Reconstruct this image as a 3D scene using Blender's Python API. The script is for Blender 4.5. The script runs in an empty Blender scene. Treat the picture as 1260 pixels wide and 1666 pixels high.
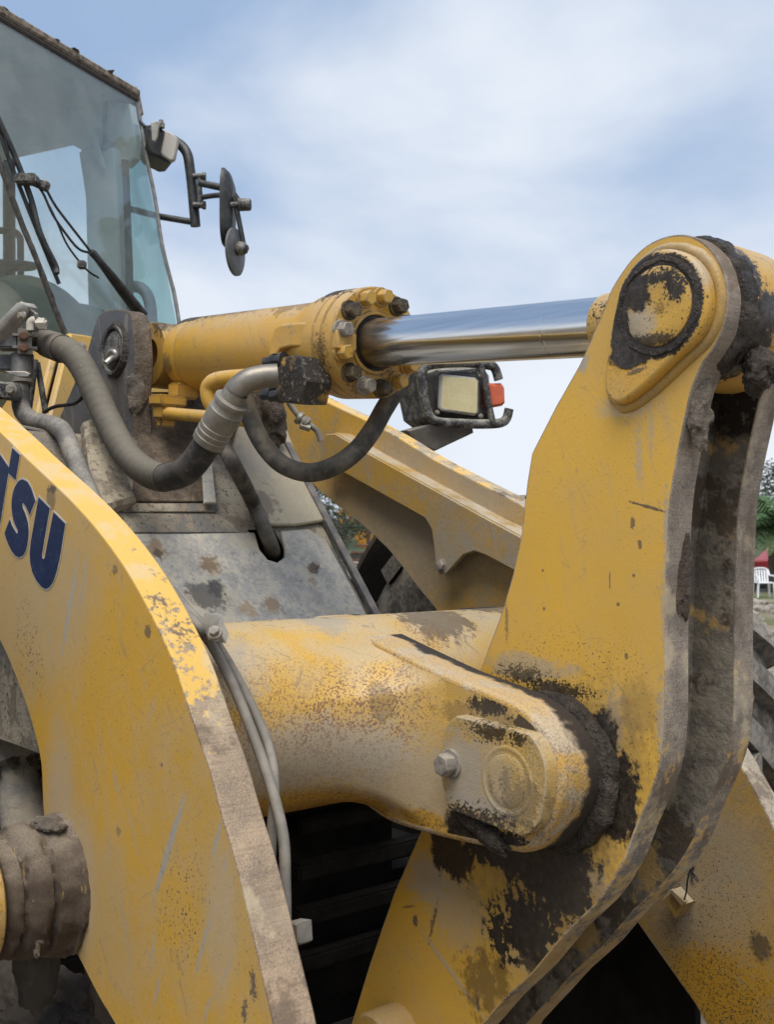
import bpy, bmesh, math, random
from mathutils import Vector, Matrix, noise as mnoise
random.seed(7)
R = math.radians
S = bpy.context.scene
COL = S.collection

# ------------------------------------------------------------------ camera, sky, sun, exposure
# world axes = loader axes: X forward, Y to the loader's left, Z up
CAM_H = 1.68
F = 1800.0                      # focal length in photo pixels (photo 1260 x 1666)
CX, CY = 630.0, 833.0
YAW = R(40.0)                   # view direction: 40 deg off the loader's rearward axis
PITCH = R(1.5)
D0 = Vector((-math.cos(YAW), math.sin(YAW), 0))
RT = Vector((math.sin(YAW), math.cos(YAW), 0))
UP0 = Vector((0, 0, 1))
FW = D0 * math.cos(PITCH) + UP0 * math.sin(PITCH)
UP = -D0 * math.sin(PITCH) + UP0 * math.cos(PITCH)
CAM = Vector((0, 0, CAM_H))
cam = bpy.data.cameras.new('camera')
cam.sensor_fit = 'VERTICAL'
cam.sensor_height = 24.0
cam.lens = 24.0 * F / 1666.0
cam.clip_start = 0.02
cam.clip_end = 3000
cam.dof.use_dof = True
cam.dof.focus_distance = 2.5
cam.dof.aperture_fstop = 5.6
camo = bpy.data.objects.new('camera', cam)
COL.objects.link(camo)
m3 = Matrix((RT, UP, -FW)).transposed()
camo.matrix_world = Matrix.Translation(CAM) @ m3.to_4x4()
S.camera = camo

SUN_EL, SUN_AZ = R(64), R(138)     # azimuth measured from +Y towards +X
sdir = Vector((math.sin(SUN_AZ) * math.cos(SUN_EL), math.cos(SUN_AZ) * math.cos(SUN_EL), math.sin(SUN_EL)))
sun = bpy.data.lights.new('sun', 'SUN')
sun.energy = 2.55
sun.angle = R(42)
sun.color = (1.0, 0.93, 0.83)
suno = bpy.data.objects.new('sun', sun)
COL.objects.link(suno)
suno.rotation_euler = sdir.to_track_quat('Z', 'Y').to_euler()

W = bpy.data.worlds.new('World')
S.world = W
W.use_nodes = True
wn, wl = W.node_tree.nodes, W.node_tree.links
wn.clear()
sky = wn.new('ShaderNodeTexSky')
sky.sky_type = 'NISHITA'
sky.sun_disc = False
sky.sun_elevation = SUN_EL
sky.sun_rotation = SUN_AZ
sky.air_density = 1.0
sky.dust_density = 1.2
sky.ozone_density = 1.5
tc = wn.new('ShaderNodeTexCoord')
mp = wn.new('ShaderNodeMapping')
mp.inputs['Scale'].default_value = (1.0, 1.0, 1.9)
mp.inputs['Location'].default_value = (-0.25, -2.83, -1.08)
wl.new(tc.outputs['Generated'], mp.inputs['Vector'])
n1 = wn.new('ShaderNodeTexNoise')
n1.inputs['Scale'].default_value = 2.4
n1.inputs['Detail'].default_value = 8
n1.inputs['Roughness'].default_value = 0.5
n1.inputs['Distortion'].default_value = 0.25
wl.new(mp.outputs[0], n1.inputs['Vector'])
sep = wn.new('ShaderNodeSeparateXYZ')
wl.new(tc.outputs['Generated'], sep.inputs[0])
el = wn.new('ShaderNodeMapRange')            # more cloud towards the horizon
el.inputs['From Min'].default_value = 0.0
el.inputs['From Max'].default_value = 0.55
el.inputs['To Min'].default_value = 0.47
el.inputs['To Max'].default_value = -0.06
wl.new(sep.outputs['Z'], el.inputs['Value'])
ad = wn.new('ShaderNodeMath')
wl.new(n1.outputs[0], ad.inputs[0])
wl.new(el.outputs[0], ad.inputs[1])
cl = wn.new('ShaderNodeMapRange')
cl.interpolation_type = 'SMOOTHSTEP'
cl.inputs['From Min'].default_value = 0.42
cl.inputs['From Max'].default_value = 0.86
wl.new(ad.outputs[0], cl.inputs['Value'])
hz = wn.new('ShaderNodeMix')
hz.data_type = 'RGBA'
hz.inputs[0].default_value = 0.75
wl.new(sky.outputs[0], hz.inputs[6])
hz.inputs[7].default_value = (4.0, 5.6, 8.2, 1)
mx = wn.new('ShaderNodeMix')
mx.data_type = 'RGBA'
wl.new(cl.outputs[0], mx.inputs[0])
wl.new(hz.outputs[2], mx.inputs[6])
mx.inputs[7].default_value = (8.5, 9.0, 9.8, 1)
bg = wn.new('ShaderNodeBackground')
bg.inputs['Strength'].default_value = 0.066
wl.new(mx.outputs[2], bg.inputs['Color'])
wo = wn.new('ShaderNodeOutputWorld')
wl.new(bg.outputs[0], wo.inputs[0])

S.view_settings.view_transform = 'Standard'
S.view_settings.look = 'None'
S.view_settings.exposure = 0.6
S.view_settings.gamma = 1.0
S.view_settings.use_curve_mapping = False
S.cycles.use_denoising = True
S.cycles.max_bounces = 5
S.cycles.use_adaptive_sampling = True
S.cycles.adaptive_threshold = 0.025
S.cycles.transparent_max_bounces = 12

# ------------------------------------------------------------------ measuring helpers
def ray(u, v):
    return FW + RT * ((u - CX) / F) + UP * ((CY - v) / F)
def atY(u, v, Y):
    r = ray(u, v)
    return CAM + r * (Y / r.y)
def atT(u, v, t):
    return CAM + ray(u, v) * t
def atPl(u, v, P, n):
    r = ray(u, v)
    return CAM + r * ((P - CAM).dot(n) / r.dot(n))
def xz(pts, Y):
    return [(p.x, p.z) for p in (atY(u, v, Y) for u, v in pts)]
def proj(P):
    q = P - CAM
    t = q.dot(FW)
    return (CX + F * q.dot(RT) / t, CY - F * q.dot(UP) / t, t)
def cr(pts, k=4, closed=False):
    """Catmull-Rom through points of any dimension"""
    pts = [Vector(p) for p in pts]
    n = len(pts)
    out = []
    rng = range(n) if closed else range(n - 1)
    for i in rng:
        p1, p2 = pts[i], pts[(i + 1) % n]
        p0 = pts[i - 1] if (closed or i > 0) else p1 * 2 - p2
        p3 = pts[(i + 2) % n] if (closed or i + 2 < n) else p2 * 2 - p1
        for j in range(k):
            t = j / k
            out.append(0.5 * ((2 * p1) + (p2 - p0) * t + (2 * p0 - 5 * p1 + 4 * p2 - p3) * t * t
                              + (3 * p1 - p0 - 3 * p2 + p3) * t ** 3))
    if not closed:
        out.append(pts[-1])
    return out
def crp(pts, k=4):
    return [tuple(p) for p in cr(pts, k)]

# ------------------------------------------------------------------ node helpers
class G:
    def __init__(self, name):
        self.m = bpy.data.materials.new(name)
        self.m.use_nodes = True
        self.t = self.m.node_tree
        self.t.nodes.clear()
        self.out = self.t.nodes.new('ShaderNodeOutputMaterial')
        self.geo = self.t.nodes.new('ShaderNodeNewGeometry')
        self.P = self.geo.outputs['Position']
    def n(self, kind):
        return self.t.nodes.new(kind)
    def put(self, sock, val):
        if isinstance(val, bpy.types.NodeSocket):
            self.t.links.new(val, sock)
        elif isinstance(val, (tuple, list, Vector)):
            v = tuple(val)
            if sock.type == 'RGBA' and len(v) == 3:
                v = v + (1,)
            sock.default_value = v
        else:
            sock.default_value = val
    def math(self, op, a, b=0.0, c=None, clamp=False):
        x = self.n('ShaderNodeMath')
        x.operation = op
        x.use_clamp = clamp
        self.put(x.inputs[0], a)
        self.put(x.inputs[1], b)
        if c is not None:
            self.put(x.inputs[2], c)
        return x.outputs[0]
    def mul(self, a, b): return self.math('MULTIPLY', a, b)
    def add(self, a, b): return self.math('ADD', a, b)
    def mx(self, a, b): return self.math('MAXIMUM', a, b)
    def vm(self, op, a, b):
        x = self.n('ShaderNodeVectorMath')
        x.operation = op
        self.put(x.inputs[0], a)
        self.put(x.inputs[1], b)
        return x.outputs['Value'] if op in ('LENGTH', 'DOT_PRODUCT') else x.outputs[0]
    def noise(self, sc, det=4, ro=0.55, vec=None, dist=0.0, off=None):
        v = vec if vec is not None else self.P
        if off is not None:
            v = self.vm('ADD', v, off)
        x = self.n('ShaderNodeTexNoise')
        self.put(x.inputs['Vector'], v)
        x.noise_dimensions = '3D'
        x.inputs['Scale'].default_value = sc
        x.inputs['Detail'].default_value = det
        x.inputs['Roughness'].default_value = ro
        x.inputs['Distortion'].default_value = dist
        return x.outputs[0]
    def ss(self, x, lo, hi, a=0.0, b=1.0):
        y = self.n('ShaderNodeMapRange')
        y.interpolation_type = 'SMOOTHSTEP'
        self.put(y.inputs['Value'], x)
        y.inputs['From Min'].default_value = lo
        y.inputs['From Max'].default_value = hi
        y.inputs['To Min'].default_value = a
        y.inputs['To Max'].default_value = b
        return y.outputs[0]
    def mix(self, f, a, b):
        x = self.n('ShaderNodeMix')
        x.data_type = 'RGBA'
        self.put(x.inputs[0], f)
        self.put(x.inputs[6], a)
        self.put(x.inputs[7], b)
        return x.outputs[2]
    def mixf(self, f, a, b):
        x = self.n('ShaderNodeMix')
        self.put(x.inputs[0], f)
        self.put(x.inputs[2], a)
        self.put(x.inputs[3], b)
        return x.outputs[0]
    def rotscale(self, rot, sc, vec=None):
        x = self.n('ShaderNodeMapping')
        x.vector_type = 'TEXTURE' if False else 'POINT'
        self.put(x.inputs['Vector'], vec if vec is not None else self.P)
        x.inputs['Rotation'].default_value = rot
        y = self.n('ShaderNodeVectorMath')
        y.operation = 'MULTIPLY'
        self.put(y.inputs[0], x.outputs[0])
        y.inputs[1].default_value = sc
        return y.outputs[0]
    def blob(self, c, r, jitter, amt, hard=0.25):
        """irregular patch: 1 inside, 0 outside; c world point, r radii (0 = unbounded on that axis)"""
        if isinstance(r, dict):
            q = self.vm('SUBTRACT', self.P, c)
            if 'ring' in r:          # band round a pin axis along Y
                dd_ = self.vm('LENGTH', self.vm('MULTIPLY', q, (1, 0, 1)), (0, 0, 0))
                ri, ro = r['ring']
                d = self.math('DIVIDE', self.math('ABSOLUTE', self.math('SUBTRACT', dd_, (ri + ro) / 2)), (ro - ri) / 2)
            else:
                a_ = self.vm('DOT_PRODUCT', q, r['e1'])
                b_ = self.vm('DOT_PRODUCT', q, r['e2'])
                d = self.math('SQRT', self.add(self.mul(a_, a_), self.mul(b_, b_)))
        else:
            inv = tuple(0.0 if a == 0 else 1.0 / a for a in r)
            q = self.vm('MULTIPLY', self.vm('SUBTRACT', self.P, c), inv)
            d = self.vm('LENGTH', q, (0, 0, 0))
        sm = min([r['w']] if isinstance(r, dict) else [a for a in r if a > 0]) < .022
        d = self.add(d, self.mul(self.math('SUBTRACT', jitter, 0.5), amt * (5.5 if sm else 3.2)))
        return self.ss(d, 1.0 + hard / 2, 1.0 - hard / 2)
    def edge(self, rad=0.006, lo=0.985, hi=0.90):
        b = self.n('ShaderNodeBevel')
        b.samples = 2
        b.inputs['Radius'].default_value = rad
        d = self.vm('DOT_PRODUCT', b.outputs[0], self.geo.outputs['Normal'])
        return self.ss(d, lo, hi)
    def upness(self, lo=0.2, hi=0.9):
        s = self.n('ShaderNodeSeparateXYZ')
        self.put(s.inputs[0], self.geo.outputs['Normal'])
        return self.ss(s.outputs[2], lo, hi)
    def finish(self, col, rough, bump=None, bstr=0.3, bdist=0.004, metal=0.0, spec=0.5, **kw):
        b = self.n('ShaderNodeBsdfPrincipled')
        self.put(b.inputs['Base Color'], col)
        self.put(b.inputs['Roughness'], rough)
        self.put(b.inputs['Metallic'], metal)
        self.put(b.inputs['Specular IOR Level'], spec)
        for k, v in kw.items():
            self.put(b.inputs[k.replace('_', ' ')], v)
        if bump is not None:
            x = self.n('ShaderNodeBump')
            x.inputs['Strength'].default_value = bstr
            x.inputs['Distance'].default_value = bdist
            self.put(x.inputs['Height'], bump)
            self.t.links.new(x.outputs[0], b.inputs['Normal'])
        self.t.links.new(b.outputs[0], self.out.inputs[0])
        return self.m

GREASE = (0.017, 0.0135, 0.0105)
MUD = (0.062, 0.047, 0.034)
DUST = (0.40, 0.325, 0.225)
STEEL = (0.255, 0.23, 0.20)
YEL = (0.55, 0.315, 0.045)
YEL2 = (0.47, 0.285, 0.062)

def pb(kind, u, v, Y, wu, wv, jit=0.9, hard=0.3, amt=1.0, ydep=0.0):
    """patch on a plane Y given where it shows and its half sizes, as metric centre and radii"""
    c = atY(u, v, Y)
    a, b = atY(u - wu, v, Y), atY(u + wu, v, Y)
    e, g = atY(u, v - wv, Y), atY(u, v + wv, Y)
    return (kind, c, (abs(b.x - a.x) / 2, ydep, abs(g.z - e.z) / 2), jit, hard, amt)

def pl(kind, u0, v0, u1, v1, Y, w, jit=0.5, hard=0.5, amt=1.0):
    """slanting scrape from one point to another on a plane Y, half width w (px)"""
    a, b = atY(u0, v0, Y), atY(u1, v1, Y)
    e = (b - a)
    L = e.length / 2
    e.normalize()
    n = e.cross(Vector((0, 1, 0))).normalized()
    wm = w * (a - CAM).dot(FW) / F
    return (kind, (a + b) / 2, {'e1': e / L, 'e2': n / wm, 'w': wm}, jit, hard, amt)
def pring(kind, c, ri, ro, jit=0.3, hard=0.3, amt=1.0):
    return (kind, c, {'ring': (ri, ro), 'w': (ro - ri) / 2}, jit, hard, amt)

def weathered(name, c1=YEL, c2=YEL2, dust=0.35, speck=0.5, chips=0.4, streak=0.4, top=0.6, edge=0.6,
              patches=(), rough=0.42, seed=0.0, edgecol=STEEL, dustcol=DUST, rust=0.0, grit=0.5, scratch=0.6, bs=0.45):
    g = G(name)
    o = (seed * 3.1, seed * 1.7, seed * 2.3)
    P = g.vm('ADD', g.P, o)
    nb = g.noise(2.6, 3, 0.5, P)
    nm = g.noise(11, 5, 0.6, P)
    nf = g.noise(55, 5, 0.65, P)
    nv = g.noise(190, 3, 0.6, P)
    col = g.mix(g.ss(nb, 0.35, 0.65), c1, c2)
    # dust film, blotchy
    df = g.mul(g.ss(g.add(g.add(g.mul(nb, 0.34), g.mul(nm, 0.30)), g.add(g.mul(nf, 0.20), g.mul(nv, 0.16))), 0.43, 0.58), dust)
    col = g.mix(df, col, dustcol)
    # fine run-down streaks
    sv = g.rotscale((0, R(14), 0), (26, 26, 2.2), P)
    st = g.noise(1.6, 4, 0.6, sv)
    col = g.mix(g.mul(g.ss(st, 0.55, 0.72), streak * 0.45), col, (0.33, 0.29, 0.24))
    # dust lying on upward faces
    if top > 0:
        tp = g.mul(g.mul(g.upness(0.15, 0.8), g.ss(nm, 0.28, 0.6)), top)
        col = g.mix(tp, col, (0.47, 0.41, 0.31))
    # grain, pale dust points and thin scratches
    ng = g.noise(380, 2, 0.7, P)
    dk = tuple(x * 0.42 for x in c2)
    col = g.mix(g.mul(g.ss(ng, 0.48, 0.68), grit * 0.55), col, dk)
    col = g.mix(g.mul(g.ss(ng, 0.40, 0.28), grit * 0.45), col, tuple(min(.8, x * 1.4 + .004) for x in c1))
    if scratch > 0:
        for rot_, sc3, msk in (((0, R(38), 0), (9, 3, 1.1), 0.46), ((0, R(-62), R(10)), (8, 3, 0.9), 0.52)):
            ln = g.noise(2.4, 2, 0.45, g.rotscale(rot_, sc3, P))
            li = g.ss(g.math('ABSOLUTE', g.math('SUBTRACT', ln, 0.5)), 0.0065, 0.0015)
            li = g.mul(li, g.ss(nm, msk, msk + 0.08))
            col = g.mix(g.mul(li, scratch), col, (0.24, 0.19, 0.12))
    # specks and chips
    zone = g.ss(g.noise(4.2, 3, 0.5, g.vm('ADD', P, (7, 3, 5))), 0.42, 0.62)
    sp = g.mul(g.ss(nv, 0.640, 0.668), g.add(g.mul(zone, 0.9), 0.06))
    sp = g.mul(sp, speck)
    col = g.mix(sp, col, (0.075, 0.052, 0.035))
    if chips > 0:
        ch = g.mul(g.ss(nf, 0.665, 0.69), g.ss(nm, 0.5, 0.6))
        col = g.mix(g.mul(ch, chips), col, (0.19, 0.165, 0.14))
    if rust > 0:
        ru = g.mul(g.ss(g.add(g.mul(nf, 0.65), g.mul(nm, 0.35)), 0.53, 0.60), rust)
        col = g.mix(ru, col, (0.16, 0.085, 0.05))
    rgh = g.add(g.mul(df, 0.35), rough)
    bump = g.add(g.add(g.mul(nf, 0.25), g.mul(nv, 0.14)), g.mul(ng, 0.10 * (1 + grit)))
    jit = g.add(g.mul(nm, 0.5), g.mul(nf, 0.5))
    jsm = g.add(g.mul(nf, 0.4), g.mul(nv, 0.6))
    def J(r):
        if isinstance(r, dict):
            return jsm if r.get('w', 1) < .022 else jit
        q = [a for a in r if a > 0]
        return jsm if min(q) < 0.022 else jit
    gr_all = None
    later = []
    for (kind, c, r, amt_j, hard, amt) in patches:
        if kind in ('grease', 'mud'):
            later.append((kind, c, r, amt_j, hard, amt))
            continue
        b = g.mul(g.blob(c, r, J(r), amt_j, hard), amt)
        if kind == 'bare':
            col = g.mix(b, col, g.mix(nf, (0.27, 0.245, 0.205), (0.40, 0.36, 0.30)))
        elif kind == 'dust':
            col = g.mix(b, col, g.mix(nm, (0.33, 0.285, 0.225), (0.46, 0.40, 0.31)))
        elif kind == 'clean':
            col = g.mix(b, col, g.mix(g.ss(nv, 0.5, 0.62), (0.46, 0.245, 0.02), (0.10, 0.06, 0.02)))
            rgh = g.mixf(b, rgh, 0.28)
        elif kind == 'rust':
            rr = g.mul(b, g.ss(g.add(g.mul(nv, 0.7), g.mul(nf, 0.3)), 0.50, 0.56))
            col = g.mix(rr, col, (0.20, 0.105, 0.065))
        elif kind == 'speck':
            rr = g.mul(b, g.ss(nv, 0.605, 0.64))
            col = g.mix(rr, col, (0.07, 0.05, 0.035))
    if edge > 0:
        e = g.mul(g.edge(), g.ss(g.add(g.mul(nf, 0.6), g.mul(nm, 0.4)), 0.56 - edge * 0.22, 0.64 - edge * 0.22))
        col = g.mix(e, col, edgecol)
    for (kind, c, r, amt_j, hard, amt) in later:
        jj = J(r)
        if jj is jit:
            jj = g.add(g.mul(jit, 0.72), g.mul(st, 0.28))
        b = g.mul(g.blob(c, r, jj, amt_j * 1.15, hard), amt)
        if kind == 'grease':
            col = g.mix(b, col, g.mix(g.ss(g.add(g.mul(nf, .5), g.mul(ng, .5)), .42, .62), GREASE, (0.062, 0.047, 0.034)))
            rgh = g.mixf(b, rgh, g.ss(nm, .4, .6, .24, .7))
        else:
            col = g.mix(b, col, g.mix(nf, MUD, (0.13, 0.105, 0.08)))
            rgh = g.mixf(b, rgh, 0.85)
        gr_all = b if gr_all is None else g.mx(gr_all, b)
    if gr_all is not None:
        bump = g.add(bump, g.mul(gr_all, g.add(0.5, g.mul(nm, 1.6))))
    return g.finish(col, rgh, bump, bs, 0.006, spec=0.4)

def steel_rim(name, yellow=0.0, z0=0, zs=1, seed=0.0, warm=0.0, col=(0.235, 0.215, 0.205), greasez=None):
    """flame-cut plate edge: bare grey steel, with worn paint left where 'yellow' says"""
    g = G(name)
    P = g.vm('ADD', g.P, (seed, seed * 2, seed * 3))
    nm = g.noise(14, 5, 0.6, P)
    nf = g.noise(70, 5, 0.65, P)
    nv = g.noise(330, 2, 0.7, P)
    c2 = (col[0] * 1.45 + warm * 0.1, col[1] * 1.40 + warm * 0.05, col[2] * 1.36)
    c = g.mix(g.ss(g.add(g.mul(nm, 0.45), g.mul(nv, 0.55)), .36, .64), tuple(x * 0.62 for x in col), c2)
    c = g.mix(g.mul(g.upness(0.1, 0.8), 0.4), c, (0.40, 0.33, 0.24))
    ns = g.noise(6, 5, 0.65, g.vm('ADD', P, (1, 9, 4)))
    c = g.mix(g.mul(g.ss(ns, 0.52, 0.60), 0.75), c, (0.14, 0.10, 0.07))
    c = g.mix(g.mul(g.ss(ns, 0.44, 0.36), 0.4), c, (0.36, 0.29, 0.21))
    cut = g.noise(6, 3, 0.6, g.rotscale((0, 0, 0), (45, 1.0, 45), P))
    c = g.mix(g.mul(g.ss(cut, 0.50, 0.62), 0.28), c, tuple(x * 0.5 for x in col))
    c = g.mix(g.mul(g.ss(nf, 0.64, 0.70), 0.35), c, (0.25, 0.11, 0.05))
    c = g.mix(g.mul(g.ss(nf, 0.38, 0.30), 0.55), c, (0.07, 0.06, 0.055))
    if yellow > 0:
        s = g.n('ShaderNodeSeparateXYZ')
        g.put(s.inputs[0], g.P)
        zz = g.mul(g.math('SUBTRACT', s.outputs[2], z0), zs)
        k = g.add(g.add(g.mul(nm, 0.5), g.mul(nf, 0.5)), zz)
        pc = g.mix(nv, (0.64, 0.38, 0.07), (0.72, 0.48, 0.15))
        c = g.mix(g.mul(g.ss(k, 0.50, 0.56), yellow), c, pc)
        c = g.mix(g.mul(g.ss(g.add(g.noise(9, 5, 0.65, g.vm('ADD', P, (5, 2, 8))), g.mul(zz, .15)), 0.50, 0.62), 0.5), c, (0.56, 0.47, 0.32))
    return g.finish(c, 0.75, g.add(nf, g.mul(nv, 0.5)), 0.35, 0.003, spec=0.3)

def crust(name, c1=(0.020, 0.015, 0.011), c2=(0.048, 0.036, 0.026), dry=0.2, drycol=(0.20, 0.165, 0.13), rough=0.75, sc=1.0):
    g = G(name)
    nm = g.noise(16 * sc, 5, 0.62)
    nf = g.noise(75 * sc, 5, 0.65)
    c = g.mix(g.ss(nm, 0.35, 0.65), c1, c2)
    c = g.mix(g.mul(g.ss(g.add(g.mul(nm, 0.5), g.mul(nf, 0.5)), 0.5, 0.62), dry), c, drycol)
    ng = g.noise(210 * sc, 4, 0.7)
    rg = g.ss(nf, 0.38, 0.62, max(.2, rough - 0.5), rough)
    c = g.mix(g.mul(g.ss(ng, 0.58, 0.68), 0.5), c, drycol)
    return g.finish(c, rg, g.add(nm, g.add(g.mul(nf, 0.7), g.mul(ng, 0.35))), 1.0, 0.014, spec=0.45)

def rubber(name, c=(0.050, 0.047, 0.042), dustc=(0.25, 0.215, 0.165), dust=0.55, wrap=False):
    g = G(name)
    nm = g.noise(20, 4, 0.6)
    nf = g.noise(120, 4, 0.65)
    k = g.mul(g.add(g.mul(g.upness(-0.2, 0.9), 0.6), g.mul(g.ss(nm, 0.4, 0.62), 0.6)), dust)
    col = g.mix(k, c, dustc)
    col = g.mix(g.mul(g.ss(nf, 0.66, 0.7), 0.5), col, (0.4, 0.35, 0.27))
    return g.finish(col, 0.72, nf, 0.25, 0.002, spec=0.3)

def plain(name, c, rough=0.5, metal=0.0, var=0.25, sc=20, spec=0.5, dust=0.0, dustc=DUST, **kw):
    g = G(name)
    nm = g.noise(sc, 5, 0.6)
    nf = g.noise(sc * 6, 4, 0.65)
    col = g.mix(g.ss(nm, 0.3, 0.7), tuple(x * (1 - var) for x in c), tuple(min(1, x * (1 + var)) for x in c))
    if dust > 0:
        k = g.mul(g.add(g.mul(g.ss(g.add(g.mul(nm, .5), g.mul(nf, .5)), 0.44, 0.6), 0.7), g.mul(g.upness(0.2, 0.9), 0.5)), dust)
        col = g.mix(g.math('MINIMUM', k, 1.0), col, dustc)
    return g.finish(col, rough, nf, 0.2, 0.003, metal=metal, spec=spec, **kw)

# ------------------------------------------------------------------ mesh helpers
ROOT = None
def mk(name, bm, mats, parent=None, smooth=True, ang=38, wn_=False, **props):
    me = bpy.data.meshes.new(name)
    bmesh.ops.recalc_face_normals(bm, faces=bm.faces)
    bm.to_mesh(me)
    bm.free()
    if not isinstance(mats, (list, tuple)):
        mats = [mats]
    for m in mats:
        me.materials.append(m)
    if smooth:
        for p in me.polygons:
            p.use_smooth = True
        me.set_sharp_from_angle(angle=R(ang))
    return link(name, me, parent, wn_, **props)
def link(name, me, parent=None, wn_=False, **props):
    o = bpy.data.objects.new(name, me)
    COL.objects.link(o)
    if parent is not None:
        o.parent = parent
        o.matrix_parent_inverse = PINV.get(parent.name, Matrix.Identity(4))
    if wn_:
        md = o.modifiers.new('normals', 'WEIGHTED_NORMAL')
        md.keep_sharp = True
        md.weight = 60
    for k, v in props.items():
        o[k] = v
    return o
PINV = {}
def empty(name, loc, **props):
    o = bpy.data.objects.new(name, None)
    COL.objects.link(o)
    o.location = loc
    PINV[o.name] = Matrix.Translation(-Vector(loc))
    for k, v in props.items():
        o[k] = v
    return o

def bm_plate(pts, y0, y1, bevel=0.004, seg=2, bm=None, bevel_far=None):
    """solid plate: outline (x, z) extruded from y0 (near) to y1; face material 0, rim material 1"""
    own = bmesh.new()
    a = [own.verts.new((x, y0, z)) for x, z in pts]
    b = [own.verts.new((x, y1, z)) for x, z in pts]
    n = len(pts)
    f0 = own.faces.new(a)
    f1 = own.faces.new(list(reversed(b)))
    for i in range(n):
        f = own.faces.new((a[i], b[i], b[(i + 1) % n], a[(i + 1) % n]))
        f.material_index = 1
    bmesh.ops.recalc_face_normals(own, faces=own.faces)
    if bevel > 0:
        es = [e for e in own.edges if f0 in e.link_faces]
        bmesh.ops.bevel(own, geom=es, offset=bevel, segments=seg, affect='EDGES', profile=0.5, clamp_overlap=True, material=1)
        bf = bevel if bevel_far is None else bevel_far
        if bf > 0:
            es = [e for e in own.edges if all(abs(v.co.y - y1) < 1e-6 for v in e.verts)
                  and any(abs(f.normal.y) < 0.5 for f in e.link_faces)]
            bmesh.ops.bevel(own, geom=es, offset=bf, segments=1, affect='EDGES', profile=0.5, clamp_overlap=True, material=1)
    if bm is not None:
        tmp = bpy.data.meshes.new('tmp')
        own.to_mesh(tmp)
        bm.from_mesh(tmp)
        own.free()
        bpy.data.meshes.remove(tmp)
        return bm
    return own
def bm_slab(pts3, thick, n, bevel=0.004, bm=None, mi=0, mrim=1):
    """solid from a planar outline of 3-D points, thickened along n"""
    own = bmesh.new()
    a = [own.verts.new(p) for p in pts3]
    b = [own.verts.new(Vector(p) + Vector(n) * thick) for p in pts3]
    k = len(a)
    f0 = own.faces.new(a)
    f1 = own.faces.new(list(reversed(b)))
    f0.material_index = f1.material_index = mi
    for i in range(k):
        f = own.faces.new((a[i], b[i], b[(i + 1) % k], a[(i + 1) % k]))
        f.material_index = mrim
    bmesh.ops.recalc_face_normals(own, faces=own.faces)
    if bevel > 0:
        es = [e for e in own.edges if (f0 in e.link_faces or f1 in e.link_faces)]
        bmesh.ops.bevel(own, geom=es, offset=bevel, segments=1, affect='EDGES', clamp_overlap=True, material=mrim)
    if bm is not None:
        tmp = bpy.data.meshes.new('tmp')
        own.to_mesh(tmp)
        bm.from_mesh(tmp)
        own.free()
        bpy.data.meshes.remove(tmp)
        return bm
    return own
def frame(d, hint=Vector((0, 0, 1))):
    d = Vector(d).normalized()
    if abs(d.dot(hint)) > 0.95:
        hint = Vector((1, 0, 0))
    s = d.cross(hint).normalized()
    return d, s, s.cross(d).normalized()
def bm_lathe(prof, o, d, seg=48, bm=None, mi=0, jag=None):
    """revolve (a, r) about the axis o + a*d; jag(a, th) adds to the radius"""
    bm = bm or bmesh.new()
    o = Vector(o)
    d, s, t = frame(d)
    rings = []
    for a, r in prof:
        if r < 1e-5:
            rings.append([bm.verts.new(o + d * a)])
        else:
            row = []
            for i in range(seg):
                th = 2 * math.pi * i / seg
                rr = r + (jag(a, th) if jag else 0)
                row.append(bm.verts.new(o + d * a + (s * math.cos(th) + t * math.sin(th)) * rr))
            rings.append(row)
    for A, B in zip(rings, rings[1:]):
        for i in range(seg):
            j = (i + 1) % seg
            if len(A) == 1 and len(B) == 1:
                continue
            if len(A) == 1:
                f = bm.faces.new((A[0], B[i], B[j]))
            elif len(B) == 1:
                f = bm.faces.new((A[i], A[j], B[0]))
            else:
                f = bm.faces.new((A[i], A[j], B[j], B[i]))
            f.material_index = mi
    return bm
def bm_tube(path, r, seg=12, bm=None, mi=0, caps=True, rfun=None):
    bm = bm or bmesh.new()
    path = [Vector(p) for p in path]
    n = len(path)
    d = (path[1] - path[0]).normalized()
    _, s, t = frame(d)
    rows = []
    L = 0
    for i, p in enumerate(path):
        if i:
            L += (p - path[i - 1]).length
        nd = (path[min(i + 1, n - 1)] - path[max(i - 1, 0)]).normalized()
        s = (s - nd * s.dot(nd)).normalized()
        t = nd.cross(s)
        row = []
        for k in range(seg):
            th = 2 * math.pi * k / seg
            rr = r if rfun is None else rfun(L, th)
            row.append(bm.verts.new(p + (s * math.cos(th) + t * math.sin(th)) * rr))
        rows.append(row)
    for A, B in zip(rows, rows[1:]):
        for k in range(seg):
            f = bm.faces.new((A[k], A[(k + 1) % seg], B[(k + 1) % seg], B[k]))
            f.material_index = mi
    if caps:
        for row in (list(reversed(rows[0])), rows[-1]):
            f = bm.faces.new(row)
            f.material_index = mi
    return bm
def bm_box(c, sx, sy, sz, rot=None, bm=None, bevel=0.003, mi=0):
    own = bmesh.new()
    bmesh.ops.create_cube(own, size=1.0)
    bmesh.ops.scale(own, vec=(sx, sy, sz), verts=own.verts)
    if bevel > 0:
        bmesh.ops.bevel(own, geom=list(own.edges), offset=bevel, segments=2, affect='EDGES', clamp_overlap=True)
    for f in own.faces:
        f.material_index = mi
    M = Matrix.Translation(Vector(c)) @ (rot.to_4x4() if rot is not None else Matrix.Identity(4))
    bmesh.ops.transform(own, matrix=M, verts=own.verts)
    if bm is None:
        return own
    tmp = bpy.data.meshes.new('tmp')
    own.to_mesh(tmp)
    bm.from_mesh(tmp)
    own.free()
    bpy.data.meshes.remove(tmp)
    return bm
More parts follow.
